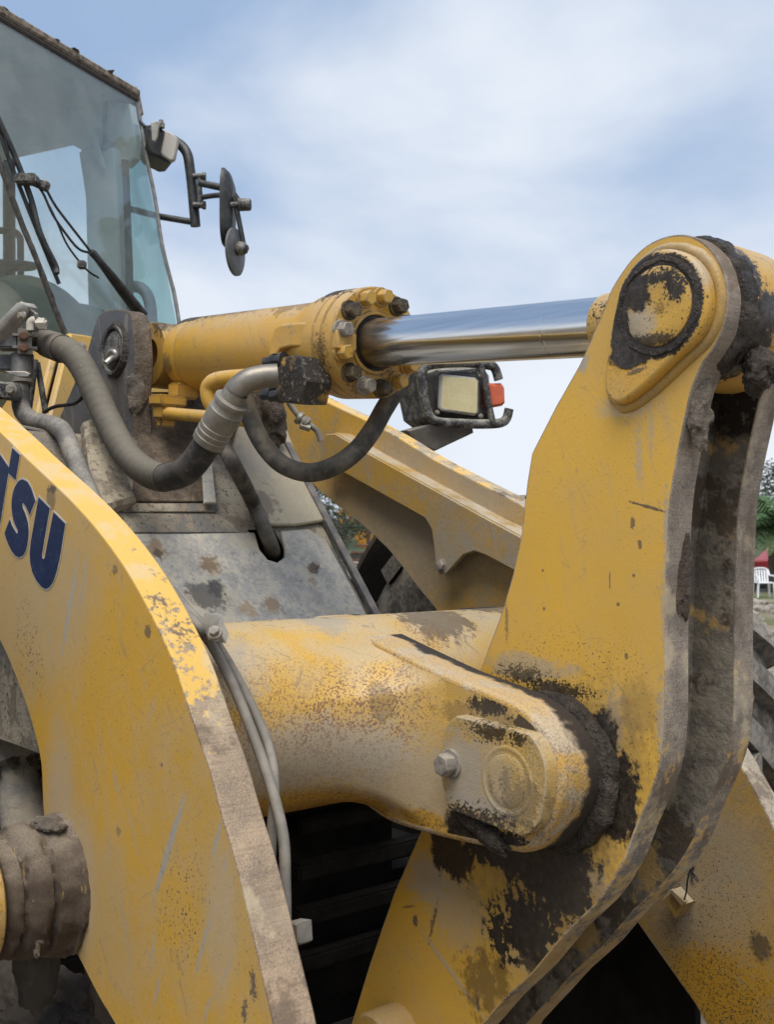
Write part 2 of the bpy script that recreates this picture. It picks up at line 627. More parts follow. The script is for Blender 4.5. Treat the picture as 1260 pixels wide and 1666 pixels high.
def axes_rot(d, hint=Vector((0, 0, 1))):
    """rotation whose Z axis is d"""
    d, s, t = frame(d, hint)
    return Matrix((s, t, d)).transposed()
_bolts = {}
def bolt_mesh(r, h, mat, washer=True):
    key = (round(r, 4), round(h, 4), mat.name, washer)
    if key in _bolts:
        return _bolts[key]
    bm = bmesh.new()
    z0 = 0.0
    if washer:
        bm_lathe([(-0.004, 0), (-0.004, r * 1.28), (h * 0.16, r * 1.28), (h * 0.2, r * 1.2), (h * 0.2, 0)], (0, 0, 0), (0, 0, 1), 20, bm)
        z0 = h * 0.2
    rows = []
    for z, k in ((z0 - 0.002, 1.0), (h * 0.92, 1.0), (h, 0.84)):
        rows.append([bm.verts.new((math.cos(i * math.pi / 3) * r * k, math.sin(i * math.pi / 3) * r * k, z)) for i in range(6)])
    for A, B in zip(rows, rows[1:]):
        for i in range(6):
            bm.faces.new((A[i], A[(i + 1) % 6], B[(i + 1) % 6], B[i]))
    bm.faces.new(rows[-1])
    bm.faces.new(list(reversed(rows[0])))
    bmesh.ops.recalc_face_normals(bm, faces=bm.faces)
    es = [e for e in bm.edges if len(e.link_faces) == 2 and all(len(f.verts) == 4 for f in e.link_faces)
          and abs(e.verts[0].co.z - e.verts[1].co.z) > h * 0.3]
    bmesh.ops.bevel(bm, geom=es, offset=r * 0.08, segments=1, affect='EDGES')
    me = bpy.data.meshes.new('bolt')
    bm.to_mesh(me)
    bm.free()
    me.materials.append(mat)
    for p in me.polygons:
        p.use_smooth = True
    me.set_sharp_from_angle(angle=R(30))
    _bolts[key] = me
    return me
def bolt(pos, d, r, h, mat, parent, spin=None, washer=True, name='bolt'):
    o = link(name, bolt_mesh(r, h, mat, washer), parent)
    M = axes_rot(d).to_4x4()
    sp = random.random() * 6 if spin is None else spin
    o.matrix_basis = Matrix.Translation(Vector(pos)) @ M @ Matrix.Rotation(sp, 4, 'Z')
    return o
def bm_lump(c, r, amp, freq, sub=4, bm=None, seed=0.0, rot=None):
    """ellipsoid roughened with noise"""
    own = bmesh.new()
    bmesh.ops.create_icosphere(own, subdivisions=sub, radius=1.0)
    r = Vector(r)
    for v in own.verts:
        n = v.co.normalized()
        q = Vector((n.x * r.x, n.y * r.y, n.z * r.z))
        k = mnoise.fractal(q * freq + Vector((seed, seed * 2, seed)), 0.8, 2.1, 4)
        v.co = q * (1 + amp * k)
    M = Matrix.Translation(Vector(c)) @ (rot.to_4x4() if rot is not None else Matrix.Identity(4))
    bmesh.ops.transform(own, matrix=M, verts=own.verts)
    if bm is None:
        return own
    tmp = bpy.data.meshes.new('tmp')
    own.to_mesh(tmp)
    bm.from_mesh(tmp)
    own.free()
    bpy.data.meshes.remove(tmp)
    return bm
def bm_ring_mud(o, d, r, w, amp, freq=14, seg=120, ths=(0, 2 * math.pi), seed=0.0, bm=None):
    """rough band of caked dirt: cross-section (a, rr) list w around the axis"""
    bm = bm or bmesh.new()
    o = Vector(o)
    d, s, t = frame(d)
    full = abs(ths[1] - ths[0] - 2 * math.pi) < 1e-6
    n = seg if full else seg + 1
    rows = []
    for i in range(n):
        th = ths[0] + (ths[1] - ths[0]) * i / seg
        e = s * math.cos(th) + t * math.sin(th)
        row = []
        for a, rr in w:
            p = o + d * a + e * (r + rr)
            k = mnoise.fractal(p * freq + Vector((seed, 0, seed)), 0.7, 2.2, 5) * amp
            k2 = mnoise.fractal(p * freq * 0.8 + Vector((0, seed, 9)), 0.7, 2.2, 4) * amp * 0.6
            row.append(bm.verts.new(p + e * (k if rr > -0.004 else 0) + d * k2))
        rows.append(row)
    m = len(w)
    for i in range(n if full else n - 1):
        A, B = rows[i], rows[(i + 1) % n]
        for j in range(m - 1):
            bm.faces.new((A[j], A[j + 1], B[j + 1], B[j]))
    return bm

# ------------------------------------------------------------------ shared materials
M = {}
M['mud'] = crust('mud_dark')
M['mud_dry'] = crust('mud_dry', (0.10, 0.082, 0.064), (0.20, 0.165, 0.13), 0.5, (0.33, 0.285, 0.22), 0.9)
M['rubber'] = rubber('hose_rubber')
M['rubber_dark'] = rubber('hose_rubber_dark', (0.030, 0.029, 0.028), (0.17, 0.15, 0.125), 0.45)
M['cable'] = rubber('cable_grey', (0.13, 0.122, 0.11), (0.30, 0.27, 0.225), 0.6)
M['zinc'] = plain('zinc_steel', (0.33, 0.32, 0.30), 0.42, 0.75, 0.2, 30, dust=0.35)
M['elbow'] = plain('elbow_steel', (0.20, 0.185, 0.16), 0.45, 0.5, 0.3, 18, dust=0.45, dustc=(0.22, 0.19, 0.145))
M['ferrule'] = plain('ferrule_steel', (0.23, 0.215, 0.185), 0.5, 0.35, 0.2, 24, dust=0.5, dustc=(0.30, 0.265, 0.20))
M['black'] = plain('black_paint', (0.022, 0.023, 0.025), 0.5, 0, 0.3, 30, dust=0.12, dustc=(0.28, 0.26, 0.22))
M['black_dusty'] = plain('black_dusty', (0.020, 0.021, 0.023), 0.6, 0, 0.3, 24, dust=0.75, dustc=(0.33, 0.31, 0.26))
M['navy'] = None
M['ybolt'] = weathered('bolt_paint', dust=0.3, speck=0.8, chips=1.0, streak=0, top=0.2, edge=1.0, seed=4, edgecol=(0.13, 0.115, 0.10), rust=0.5)
M['gbolt'] = plain('bolt_steel', (0.24, 0.215, 0.185), 0.65, 0.1, 0.3, 60, dust=0.3)
M['dbolt'] = crust('bolt_grime', (.05, .04, .028), (.14, .10, .055), .5, (.30, .20, .07), .7, 2.5)
M['dirty'] = weathered('frame_dirt', (0.055, 0.048, 0.042), (0.10, 0.082, 0.065), dust=0.4, speck=0.4, chips=0.3, streak=0.3, top=0.5,
                       edge=0, seed=9, dustcol=(0.17, 0.14, 0.11), rough=0.8)
M['dark'] = plain('frame_shade_black', (0.010, 0.009, 0.008), 0.9, 0, 0.4, 9, spec=.15, dust=0.06, dustc=(0.07, 0.06, 0.05))  # near-black base stands in for the deep shade under the tube

# ------------------------------------------------------------------ the setting
g = G('ground_soil')
nb, nm, nf = g.noise(0.25, 4), g.noise(2.5, 5), g.noise(24, 5)
c = g.mix(g.ss(nb, .35, .65), (0.24, 0.195, 0.145), (0.30, 0.25, 0.19))
c = g.mix(g.ss(nm, .45, .65), c, (0.17, 0.14, 0.105))
c = g.mix(g.ss(g.noise(0.11, 3, off=(4, 2, 0)), .5, .6), c, (0.12, 0.13, 0.055))
c = g.mix(g.mul(g.ss(nf, .55, .65), .6), c, (0.36, 0.32, 0.27))
M['ground'] = g.finish(c, 0.95, g.add(nm, nf), 0.6, 0.05, spec=0.2)
bm = bmesh.new()
N, E = 60, 900.0
rows = []
for i in range(N + 1):
    row = []
    for j in range(N + 1):
        fx, fy = (i / N * 2 - 1), (j / N * 2 - 1)
        x, y = math.copysign(abs(fx) ** 2.4, fx) * E, math.copysign(abs(fy) ** 2.4, fy) * E
        d = math.hypot(x + 2, y - 2)
        z = 0 if d < 9 else mnoise.noise(Vector((x * .05, y * .05, 0))) * min(1, (d - 9) / 25) * 0.12
        row.append(bm.verts.new((x, y, z)))
    rows.append(row)
for i in range(N):
    for j in range(N):
        bm.faces.new((rows[i][j], rows[i + 1][j], rows[i + 1][j + 1], rows[i][j + 1]))
mk('ground', bm, M['ground'], kind='structure')

# ------------------------------------------------------------------ the wheel loader
Y_ARM, ARM_T = 0.93, 0.074
Y_EAR = 1.48
Y_CR = 1.62                       # near face of the bell crank
Y_MID = 1.76                      # plane of symmetry
YF_ARM = 2 * Y_MID - Y_ARM - ARM_T   # inner face of the far arm
root = empty('wheel_loader', (-2.6, Y_MID, 0), category='wheel loader',
             label='dusty yellow wheel loader seen close at its boom, tilt cylinder and cab')
PIN_T = atY(1071, 498, Y_CR - 0.03)      # top pin of the crank
PIN_L = atY(826, 1271, Y_EAR)            # pivot pin of the crank
PIN_B = atY(187, 570, 1.555)             # tilt cylinder base pin on the tower
TUBE = Vector((-1.945, 0, CAM_H - 0.367))
TUBE_R = 0.2

# ---- near boom arm
arm_top = [(-330, 430), (-200, 530), (-100, 612), (0, 702), (39, 741), (84, 783), (117, 815), (150, 851), (183, 893), (210, 933), (234, 975), (255, 1016),
           (276, 1061), (294, 1109), (317, 1180), (342, 1253), (363, 1331), (384, 1401), (404, 1484), (425, 1575), (446, 1666), (470, 1790)]
arm_bot = [(255, 1790), (186, 1666), (161, 1624), (136, 1575), (109, 1520), (88, 1450), (76, 1380), (69, 1310), (66, 1244), (56, 1195), (41, 1145), (24, 1100), (0, 1044),
           (-60, 930), (-140, 830), (-240, 740), (-370, 640)]
outline = [tuple(p) for p in cr(arm_top, 3)] + [tuple(p) for p in cr(arm_bot, 3)]
arm_xz = xz(outline, Y_ARM)
Ya = Y_ARM
pat = [pl('bare', 124, 918, 101, 1060, Ya, 6, .6), pl('bare', 143, 905, 130, 985, Ya, 4, .6, .5, .8), pl('bare', 110, 880, 104, 930, Ya, 2, .6, .5, .6),
       pl('bare', 296, 1310, 252, 1455, Ya, 8, .5, .35), pl('bare', 302, 1290, 290, 1330, Ya, 4, .7, .5, .7), pl('bare', 362, 1330, 345, 1395, Ya, 5, .6), pl('bare', 375, 1380, 362, 1420, Ya, 4, .7, .5, .6),
       pl('bare', 344, 1485, 318, 1585, Ya, 4, .6), pl('bare', 252, 1520, 243, 1570, Ya, 3.5, .7, .6, .8), pl('bare', 262, 1580, 250, 1640, Ya, 4, .8, .6, .7), pl('bare', 184, 1250, 190, 1290, Ya, 7, .8, .7, .5),
       pl('bare', 208, 1320, 226, 1390, Ya, 3, .8, .6, .6), pl('bare', 345, 1615, 330, 1666, Ya, 5, .8, .6, .6), pl('bare', 375, 1560, 352, 1625, Ya, 3, .8, .6, .6), pl('bare', 255, 1130, 240, 1175, Ya, 3, .7, .6, .6),
       pl('bare', 190, 1430, 205, 1540, Ya, 4, .8, .8, .45), pl('bare', 170, 1250, 180, 1420, Ya, 4, .9, .9, .35),
       pb('dust', 95, 1330, Ya, 22, 150, .9, .9, .55), pb('dust', 130, 1450, Ya, 22, 120, .9, .9, .45), pb('dust', 360, 1500, Ya, 24, 120, .9, .9, .45),
       pb('dust', 80, 1000, Ya, 60, 90, .9, 1.0, .2),
       pb('speck', 290, 1480, Ya, 34, 90, .8, .6), pb('speck', 42, 1035, Ya, 18, 60, .8, .6), pb('speck', 60, 1090, Ya, 14, 40, .8, .6), pb('speck', 315, 1430, Ya, 26, 60, .9, .6, .6),
       pb('mud', 240, 1026, Ya, 5, 10, .5, .4, .8), pb('mud', 187, 926, Ya, 4, 9, .6, .5, .7), pb('mud', 83, 810, Ya, 8, 18, 1.0, .6, .65), pb('mud', 85, 795, Ya, 7, 7, .8, .4, .9),
       pb('mud', 412, 1605, Ya, 5, 22, .9, .4, .9), pb('mud', 398, 1645, Ya, 4, 18, .9, .4, .9), pb('mud', 193, 1352, Ya, 4, 8, .6, .6, .5), pb('mud', 263, 1243, Ya, 2, 4, .4, .4, .7)]
M['arm'] = weathered('boom_paint', grit=0.3, scratch=0.4, bs=0.2, dust=0.36, speck=0.55, chips=0.5, streak=0.75, top=0.0, edge=0.35, patches=pat, seed=0.3)
M['arm_rim'] = steel_rim('boom_rim', 1.0, 1.44, 0.75, 0.2, warm=0.6, col=(0.26, 0.20, 0.148))
arm = mk('boom_arm', bm_plate(arm_xz, Y_ARM, Y_ARM + ARM_T, 0.004), [M['arm'], M['arm_rim']], root, wn_=True,
         label='near yellow boom arm with blue capital letters')

# lettering TSU (flat print on the arm)
LET = {
 'T': [(125, 175), (195, 240), (153, 478), (85, 410), (-60, 1290), (-150, 1200), (-10, 330), (-75, 270), (-55, 150), (92, 365)],
 'S': [(225, 475), (270, 500), (305, 560), (345, 680), (292, 815), (275, 775), (255, 735), (235, 705), (222, 700), (218, 720), (225, 755), (245, 800),
       (262, 850), (275, 900), (280, 960), (278, 1040), (268, 1110), (250, 1170), (225, 1210), (190, 1228), (155, 1215), (120, 1170), (90, 1110), (65, 1050),
       (50, 995), (100, 865), (115, 910), (140, 960), (160, 990), (172, 1007), (180, 990), (178, 965), (160, 930), (140, 880), (125, 810), (118, 740),
       (120, 680), (130, 610), (150, 550), (180, 500), (205, 480)],
 'U': [(380, 650), (485, 755), (448, 970), (410, 1195), (412, 1235), (425, 1250), (440, 1235), (482, 1010), (525, 795), (635, 905), (608, 1080), (580, 1250),
       (545, 1390), (510, 1480), (480, 1520), (450, 1535), (410, 1515), (360, 1455), (320, 1370), (300, 1280), (295, 1190), (305, 1080), (330, 940), (355, 795)]}
def offset2(pts, d):
    n = len(pts)
    area = sum(pts[i][0] * pts[(i + 1) % n][1] - pts[(i + 1) % n][0] * pts[i][1] for i in range(n))
    sg = 1 if area > 0 else -1
    out = []
    for i in range(n):
        p0, p1, p2 = Vector(pts[i - 1]), Vector(pts[i]), Vector(pts[(i + 1) % n])
        a, b = (p1 - p0).normalized(), (p2 - p1).normalized()
        na, nb_ = Vector((a.y, -a.x)) * sg, Vector((b.y, -b.x)) * sg
        m = (na + nb_)
        m = m.normalized() / max(0.55, m.normalized().dot(na)) if m.length > 1e-6 else na
        out.append(tuple(p1 + m * d))
    return out
g = G('letter_blue')
nf, nv = g.noise(60, 5, .7), g.noise(300, 3, .6)
sc_ = g.noise(8, 5, .7, g.rotscale((0, R(10), 0), (14, 14, 1.4)))
c = g.mix(g.ss(nf, .3, .7), (0.007, 0.015, 0.050), (0.012, 0.024, 0.072))
c = g.mix(g.mul(g.ss(g.add(g.mul(nf, .5), g.mul(nv, .5)), .60, .66), .7), c, (0.20, 0.20, 0.22))
c = g.mix(g.mul(g.ss(sc_, .64, .72), .4), c, (0.22, 0.22, 0.23))
M['letter'] = g.finish(c, 0.6, nf, .1, .002, spec=.2)
M['letter_edge'] = plain('letter_border', (0.42, 0.40, 0.36), 0.6, 0, 0.2, 40)
for ch, pts in LET.items():
    px = [(x / 5.95, 700 + y / 5.95) for x, y in pts]
    p2 = xz(px, Y_ARM)
    bo = mk('letter_border', bm_plate(offset2(p2, 0.0035), Y_ARM - 0.0012, Y_ARM - 0.0002, 0), [M['letter_edge'], M['letter_edge']], arm, smooth=False)
    mk('letter', bm_plate(p2, Y_ARM - 0.0024, Y_ARM - 0.0013, 0), [M['letter'], M['letter']], arm, smooth=False, label='dark blue letter ' + ch)

# ---- far boom arm (the same shape on the other side, seen on its inner face) and its hose guard
far_top = [(430, 560), (470, 612), (505, 640), (587, 679), (645, 709), (705, 746), (780, 785), (849, 821), (930, 880), (1010, 960), (1100, 1080), (1180, 1200), (1238, 1300), (1285, 1400), (1330, 1530), (1370, 1700), (1390, 1850)]
far_bot = [(1230, 1850), (1150, 1668), (1100, 1590), (1040, 1505), (1000, 1440), (930, 1330), (840, 1190), (770, 1085), (709, 992), (677, 952), (636, 899), (590, 856), (545, 820), (499, 781), (447, 735), (400, 690), (390, 620)]
YFA = YF_ARM
fx = xz([tuple(p) for p in cr(far_top, 3)] + [tuple(p) for p in cr(far_bot, 3)], YFA)
pat = [pb('dust', 700, 800, YFA, 160, 120, 1.0, .9, .55), pb('dust', 1160, 1420, YFA, 90, 110, 1.0, .9, .55),
       pb('clean', 1160, 1620, YFA, 90, 70, 1.2, .8, .8), pb('speck', 1150, 1500, YFA, 90, 120, .7, .8), pb('speck', 1190, 1640, YFA, 60, 50, .7, .5),
       pb('grease', 1240, 1540, YFA, 16, 22, 1.2, .6, .7), pb('rust', 1150, 1470, YFA, 16, 20, .8, .8, .5)]
M['farm'] = weathered('far_boom_paint', (0.52, 0.30, 0.04), (0.43, 0.265, 0.06), grit=0.8, dustcol=(0.29, 0.245, 0.18), dust=0.8, speck=0.8, chips=0.5, streak=0.5, top=0.5, edge=0.4, patches=pat, seed=2.2)
M['farm_rim'] = steel_rim('far_boom_rim', 0.9, 1.9, 0.3, 1.3, warm=0.7, col=(0.36, 0.33, 0.27))
farm = mk('boom_arm', bm_plate(fx, YFA, YFA + ARM_T, 0.006), [M['farm'], M['farm_rim']], root, wn_=True, label='far yellow boom arm seen on its inner face')
guard_px = [(520, 721), (531, 706), (545, 705), (600, 738), (700, 793), (800, 848), (843, 871), (860, 882), (860, 942), (834, 927), (789, 903), (772, 897), (754, 903), (740, 918), (726, 934), (714, 934), (709, 920), (706, 890), (702, 861), (691, 843), (620, 803), (548, 763), (534, 770), (521, 762)]
YG = YFA - 0.075
M['guard'] = weathered('guard_paint', (0.44, 0.265, 0.05), (0.34, 0.235, 0.09), grit=0.9, dust=1.0, speck=0.6, chips=0.6, streak=1.0, top=0.95, edge=0.45, seed=5.1,
                       dustcol=(0.29, 0.255, 0.205), edgecol=(0.5, 0.32, 0.08))
gu = mk('hose_guard', bm_plate(xz(guard_px, YG), YG, YG + 0.02, 0.005, 3), [M['guard'], M['guard']], farm, wn_=True)
tl = xz([(531, 706), (545, 705), (600, 738), (700, 793), (800, 848), (843, 871), (860, 882)], YG)
bm = bmesh.new()
a = [bm.verts.new((x, YG + 0.004, z + 0.003)) for x, z in tl]
b = [bm.verts.new((x, YFA, z + 0.003)) for x, z in tl]
a2 = [bm.verts.new((x, YG + 0.004, z - 0.012)) for x, z in tl]
b2 = [bm.verts.new((x, YFA, z - 0.012)) for x, z in tl]
for i in range(len(tl) - 1):
    bm.faces.new((a[i], a[i + 1], b[i + 1], b[i]))
    bm.faces.new((a2[i], a2[i + 1], b2[i + 1], b2[i]))
    bm.faces.new((a[i], a[i + 1], a2[i + 1], a2[i]))
bm.faces.new((a[0], b[0], b2[0], a2[0]))
mk('guard_flange', bm, M['guard'], farm)
bolt(atY(719, 920, YG), (0, -1, 0), 0.017, 0.014, M['gbolt'], farm)
# weld seam under the guard's top flange, small bracket with a twist of wire lower down
P = [atY(u, v, YFA - 0.004) for u, v in crp([(545, 712), (640, 763), (740, 815), (850, 868)], 6)]
mk('weld_seam', bm_tube([p + Vector((0, 0, .012)) for p in P], 0.008, 8), M['guard'], farm)
bm = bmesh.new()
q = [atY(u, v, YFA - 0.05) for u, v in ((1078, 1462), (1092, 1448), (1113, 1472), (1098, 1494))]
bm_slab(q, 0.05, (0, 1, 0), 0.004, bm)
q = [atY(u, v, YFA - 0.052) for u, v in ((1093, 1447), (1098, 1445), (1121, 1466), (1114, 1474))]
bm_slab(q, -0.012, (0, 1, 0), 0.002, bm)
mk('bracket', bm, [M['guard'], M['guard']], farm)
bm = bmesh.new()
bm_tube([atY(u, v, YFA - 0.06) for u, v in ((1113, 1469), (1118, 1450), (1119, 1436), (1122, 1420), (1128, 1410))], 0.0022, 6, bm)
for k in range(4):
    bm_tube([atY(1120 + k * 2, 1416 - k, YFA - 0.06 + k * .003), atY(1131 - k, 1411 + k * 3, YFA - 0.07 - k * .004)], 0.0022, 6, bm)
mk('wire_twist', bm, M['black'], farm)
bm = bmesh.new()
for dx, dy in ((14, 20), (4, 27)):
    p0, p1 = atY(1124, 1416, YFA - .062), atY(1124 + dx, 1416 + dy, YFA - .075)
    ax = (p1 - p0)
    sd = ax.cross(Vector((0, 1, 0))).normalized() * 0.006
    bm_slab([p0, p0 + ax * .5 + sd, p0 + ax * .9 + sd * .8, p1, p0 + ax * .9 - sd * .8, p0 + ax * .5 - sd], 0.0012, (0, 1, 0), 0, bm)
mk('dry_leaf', bm, [M['mud_dry'], M['mud_dry']], farm)

# ---- cross tube with its two pivot ears
tp = [pb('dust', 480, 1180, 1.3, 70, 60, .8, 1.0, .7, ydep=0.0)]
TC = Vector((TUBE.x, 1.25, TUBE.z))
tpat = [('dust', Vector((-1.745, 1.26, TUBE.z - .05)), (0.12, 0.26, 0.07), 1.0, .9, .7), ('bare', Vector((-1.80, 1.10, TUBE.z + .14)), (0.08, 0.09, 0.08), 1.0, .5, .6),
        ('bare', Vector((-1.93, 1.42, TUBE.z + .2)), (0.08, 0.06, 0.06), 1.2, .4, .7), ('mud', Vector((-2.02, 1.3, TUBE.z + .2)), (0.07, 0.5, 0.06), 1.4, .4, .75),
        ('rust', Vector((-1.70, 1.40, TUBE.z + .02)), (0.09, 0.15, 0.13), .9, .9, .9), ('rust', Vector((-1.74, 1.26, TUBE.z - .05)), (0.12, 0.26, 0.10), .9, .9, .45), ('rust', Vector((-1.74, 1.15, TUBE.z + .06)), (0.12, 0.2, 0.10), .9, .9, .5), ('mud', Vector((-1.70, 1.41, TUBE.z + .05)), (.03, .03, .035), 1.2, .4, .45),
        ('mud', Vector((TUBE.x + .06, 1.72, TUBE.z + .2)), (0.09, 0.09, 0.1), 1.0, .3, .8), ('rust', Vector((TUBE.x + .1, 1.66, TUBE.z + .18)), (0.06, 0.05, 0.1), .9, .4, .9), ('mud', Vector((TUBE.x - .02, 1.95, TUBE.z + .2)), (0.06, 0.10, 0.1), 1.2, .3, .8),
        ('clean', Vector((-1.84, 1.30, TUBE.z - .17)), (0.14, 0.30, 0.055), .7, .25, 1.0)]
ye = Y_EAR
epat = [pb('dust', 690, 1270, ye, 70, 70, 1.0, 1.0, .6), pb('dust', 640, 1200, ye, 60, 40, 1.0, 1.0, .35), pb('clean', 690, 1335, ye, 34, 22, .9, .4, .8), pb('clean', 600, 1300, ye, 40, 34, .8, .3, .95),
        pb('rust', 580, 1170, ye, 50, 70, .9, .7, .8),
        pb('grease', 796, 1150, ye, 30, 14, 1.1, .35), pb('grease', 856, 1180, ye, 20, 22, 1.1, .35, .95), pb('grease', 884, 1225, ye, 10, 34, .8, .4, .8), pb('grease', 893, 1300, ye, 9, 40, .8, .5, .75),
        pb('grease', 770, 1350, ye, 40, 26, .9, .35), pb('grease', 830, 1368, ye, 40, 14, .9, .4), pb('mud', 790, 1165, ye, 60, 20, 1.0, .5, .4)]
M['ear'] = M['tube'] = weathered('tube_paint', (0.60, 0.36, 0.06), (0.55, 0.34, 0.075), dust=0.36, speck=0.9, chips=0.9, streak=0.1, top=0.5, edge=0.5, grit=0.65, patches=tpat + epat, seed=3.1, edgecol=(0.42, 0.36, 0.28))
prof = [(Y_ARM + ARM_T - 0.01, TUBE_R), (1.20, TUBE_R), (1.25, TUBE_R + .001), (1.30, TUBE_R + .007), (1.36, TUBE_R + .023), (1.40, TUBE_R + .044), (1.435, TUBE_R + .074), (1.458, TUBE_R + .106), (1.472, TUBE_R + .138), (1.4795, TUBE_R + .165), (1.4815, TUBE_R + .18)]
bm = bm_lathe(prof, (TUBE.x, 0, TUBE.z), (0, 1, 0), 180)
# the flare runs out into the ear only where the ear's outline carries it
ear_px = [(470, 1050), (500, 1008), (530, 1003), (558, 1015), (598, 1036), (660, 1067), (727, 1099), (800, 1127), (846, 1150), (880, 1180), (902, 1212), (914, 1250), (915, 1290), (904, 1328), (884, 1362),
          (858, 1388), (812, 1383), (749, 1371), (682, 1354), (629, 1336), (590, 1310), (550, 1290), (470, 1250)]
ear_xz = xz([tuple(p) for p in cr(ear_px, 3, True)], Y_EAR)
def reach(dx, dz):
    best = 0.0
    for i in range(len(ear_xz)):
        (x0, z0), (x1, z1) = ear_xz[i - 1], ear_xz[i]
        ex, ez = x1 - x0, z1 - z0
        den = dx * ez - dz * ex
        if abs(den) < 1e-9:
            continue
        px_, pz_ = x0 - TUBE.x, z0 - TUBE.z
        t = (px_ * ez - pz_ * ex) / den
        k = (px_ * dz - pz_ * dx) / den
        if t > 0 and -1e-6 <= k <= 1 + 1e-6:
            best = max(best, t)
    return best
for v in bm.verts:
    if v.co.y > 1.22:
        q = Vector((v.co.x - TUBE.x, 0, v.co.z - TUBE.z))
        L = q.length
        room = max(0.0, min(1.0, (reach(q.x / L, q.z / L) - .014 - TUBE_R) / .18))
        nr = TUBE_R + (L - TUBE_R) * room
        v.co.x, v.co.z = TUBE.x + q.x / L * nr, TUBE.z + q.z / L * nr
bm_lathe([(1.47, TUBE_R), (2 * Y_MID - Y_ARM - ARM_T + .01, TUBE_R)], (TUBE.x, 0, TUBE.z), (0, 1, 0), 72, bm)
tube = mk('boom_cross_tube', bm, M['tube'], root, ang=60)
g = G('ear_rim')
nm, nf, nv = g.noise(14, 5, .6), g.noise(60, 5, .65), g.noise(260, 3, .6)
c = g.mix(g.ss(nm, .42, .58), (0.50, 0.30, 0.07), (0.44, 0.36, 0.25))
c = g.mix(g.mul(g.ss(nv, .48, .58), .85), c, (0.22, 0.16, 0.11))
c = g.mix(g.mul(g.ss(nf, .58, .66), .7), c, (0.14, 0.11, 0.085))
c = g.mix(g.mul(g.upness(.3, .8), .4), c, (0.50, 0.41, 0.28))
s_ = g.n('ShaderNodeSeparateXYZ')
g.put(s_.inputs[0], g.P)
k = g.ss(g.add(g.add(g.math('SUBTRACT', s_.outputs[1], 1.545), g.mul(g.math('SUBTRACT', nm, .5), .10)),
               g.mul(g.ss(s_.outputs[2], PIN_L.z - .02, PIN_L.z - .17), .05)), -.008, .012)
c = g.mix(k, c, (0.034, 0.027, 0.021))
M['ear_rim'] = g.finish(c, 0.8, g.add(nm, nf), 0.5, 0.005, spec=.3)
for y0, y1 in ((ye, 1.592), (2 * Y_MID - 1.592, 2 * Y_MID - ye)):
    mk('pivot_ear', bm_plate(ear_xz, y0, y1, 0.013, 4), [M['ear'], M['ear_rim']], tube, wn_=True)
# pin retainer plate with its bolt and the pin end showing through
rp = [(742, 1165), (800, 1179), (862, 1195), (875, 1212), (886, 1238), (889, 1258), (888, 1290), (880, 1332), (867, 1352), (850, 1361), (790, 1340), (730, 1316), (723, 1294), (717, 1262), (716, 1225), (721, 1193), (730, 1174)]
rpat = [pb('dust', 780, 1270, ye - .03, 60, 60, 1.3, .7, .5), pb('bare', 750, 1250, ye - .03, 26, 50, 1.5, .6, .6), pb('mud', 800, 1335, ye - .03, 50, 14, 1.6, .4, .7), pb('grease', 800, 1190, ye - .03, 30, 14, 1.2, .3, .9), pb('grease', 846, 1203, ye - .03, 12, 9, .9, .3, .9), pb('grease', 765, 1325, ye - .03, 50, 12, 1.3, .5, .9), pb('mud', 850, 1300, ye - .03, 34, 44, 1.6, .6, .5),
        pb('bare', 780, 1310, ye - .03, 60, 16, 1.2, .6, .7), pb('speck', 838, 1280, ye - .03, 34, 50, .8, .6, .8)]
M['ret'] = weathered('retainer_paint', (0.50, 0.315, 0.07), (0.43, 0.29, 0.10), dust=0.45, speck=0.9, chips=0.9, streak=0.1, top=0.4, edge=1.0, grit=1.3, patches=rpat, seed=6.4, edgecol=(0.40, 0.37, 0.33))
rpz = xz(rp, ye - 0.03)
ret = mk('pin_retainer', bm_plate(rpz, ye - 0.03, ye + 0.004, 0.0035, 2), [M['ret'], M['ret']], tube, wn_=True)
c0 = atY(825, 1271, ye - .03)
mk('pin_end', bm_lathe([(-.0005, 0), (-.0015, .03), (-.0015, .045), (.0002, .049), (.0015, .051), (.0002, .0535), (-.0012, .058), (-.0006, .063), (.003, .069)], c0, (0, 1, 0), 56), M['ret'], tube)
bolt(atY(735, 1242, ye - .03), (0, -1, 0), 0.022, 0.030, M['gbolt'], tube, 0.3)
# caked grease between ear and crank
mk('grease_ring', bm_ring_mud((PIN_L.x, 0, PIN_L.z), (0, 1, 0), 0.135, [(1.588, -.02), (1.592, .002), (1.600, .014), (1.612, .017), (1.624, .010), (1.628, -.02)], 0.006, 22, 160), M['mud'], tube)
mk('grease_lump', bm_lump(atY(790, 1352, ye - .004), (0.075, 0.016, 0.022), 0.5, 22, 4, rot=Matrix.Rotation(R(16), 3, 'Y')), M['mud'], tube)

# ---- bell crank
crk = [(985, 496), (995, 470), (1009, 447), (1028, 421), (1052, 399), (1078, 386), (1105, 381), (1130, 385), (1152, 399), (1170, 422), (1182, 452), (1186, 487), (1181, 527), (1166, 562), (1146, 590),
       (1128, 632), (1119, 672), (1111, 710), (1103, 750), (1094, 807), (1090, 860), (1088, 913), (1086, 967), (1085, 1024), (1085, 1081), (1085, 1138), (1083, 1200),
       (1074, 1255), (1056, 1304), (1034, 1355), (1018, 1399), (998, 1435), (970, 1474), (919, 1522), (871, 1581), (820, 1629), (788, 1666), (740, 1720), (690, 1790),
       (520, 1790), (573, 1661), (600, 1572), (640, 1455), (690, 1340), (735, 1220), (782, 1088), (815, 1000), (835, 932), (848, 870), (857, 790), (865, 738), (905, 660), (943, 593), (968, 538)]
keep = {(865, 738), (857, 790)}
px = []
for i, p in enumerate(crk):
    px.append(p)
hi = cr(crk[:15], 3)[:-1]
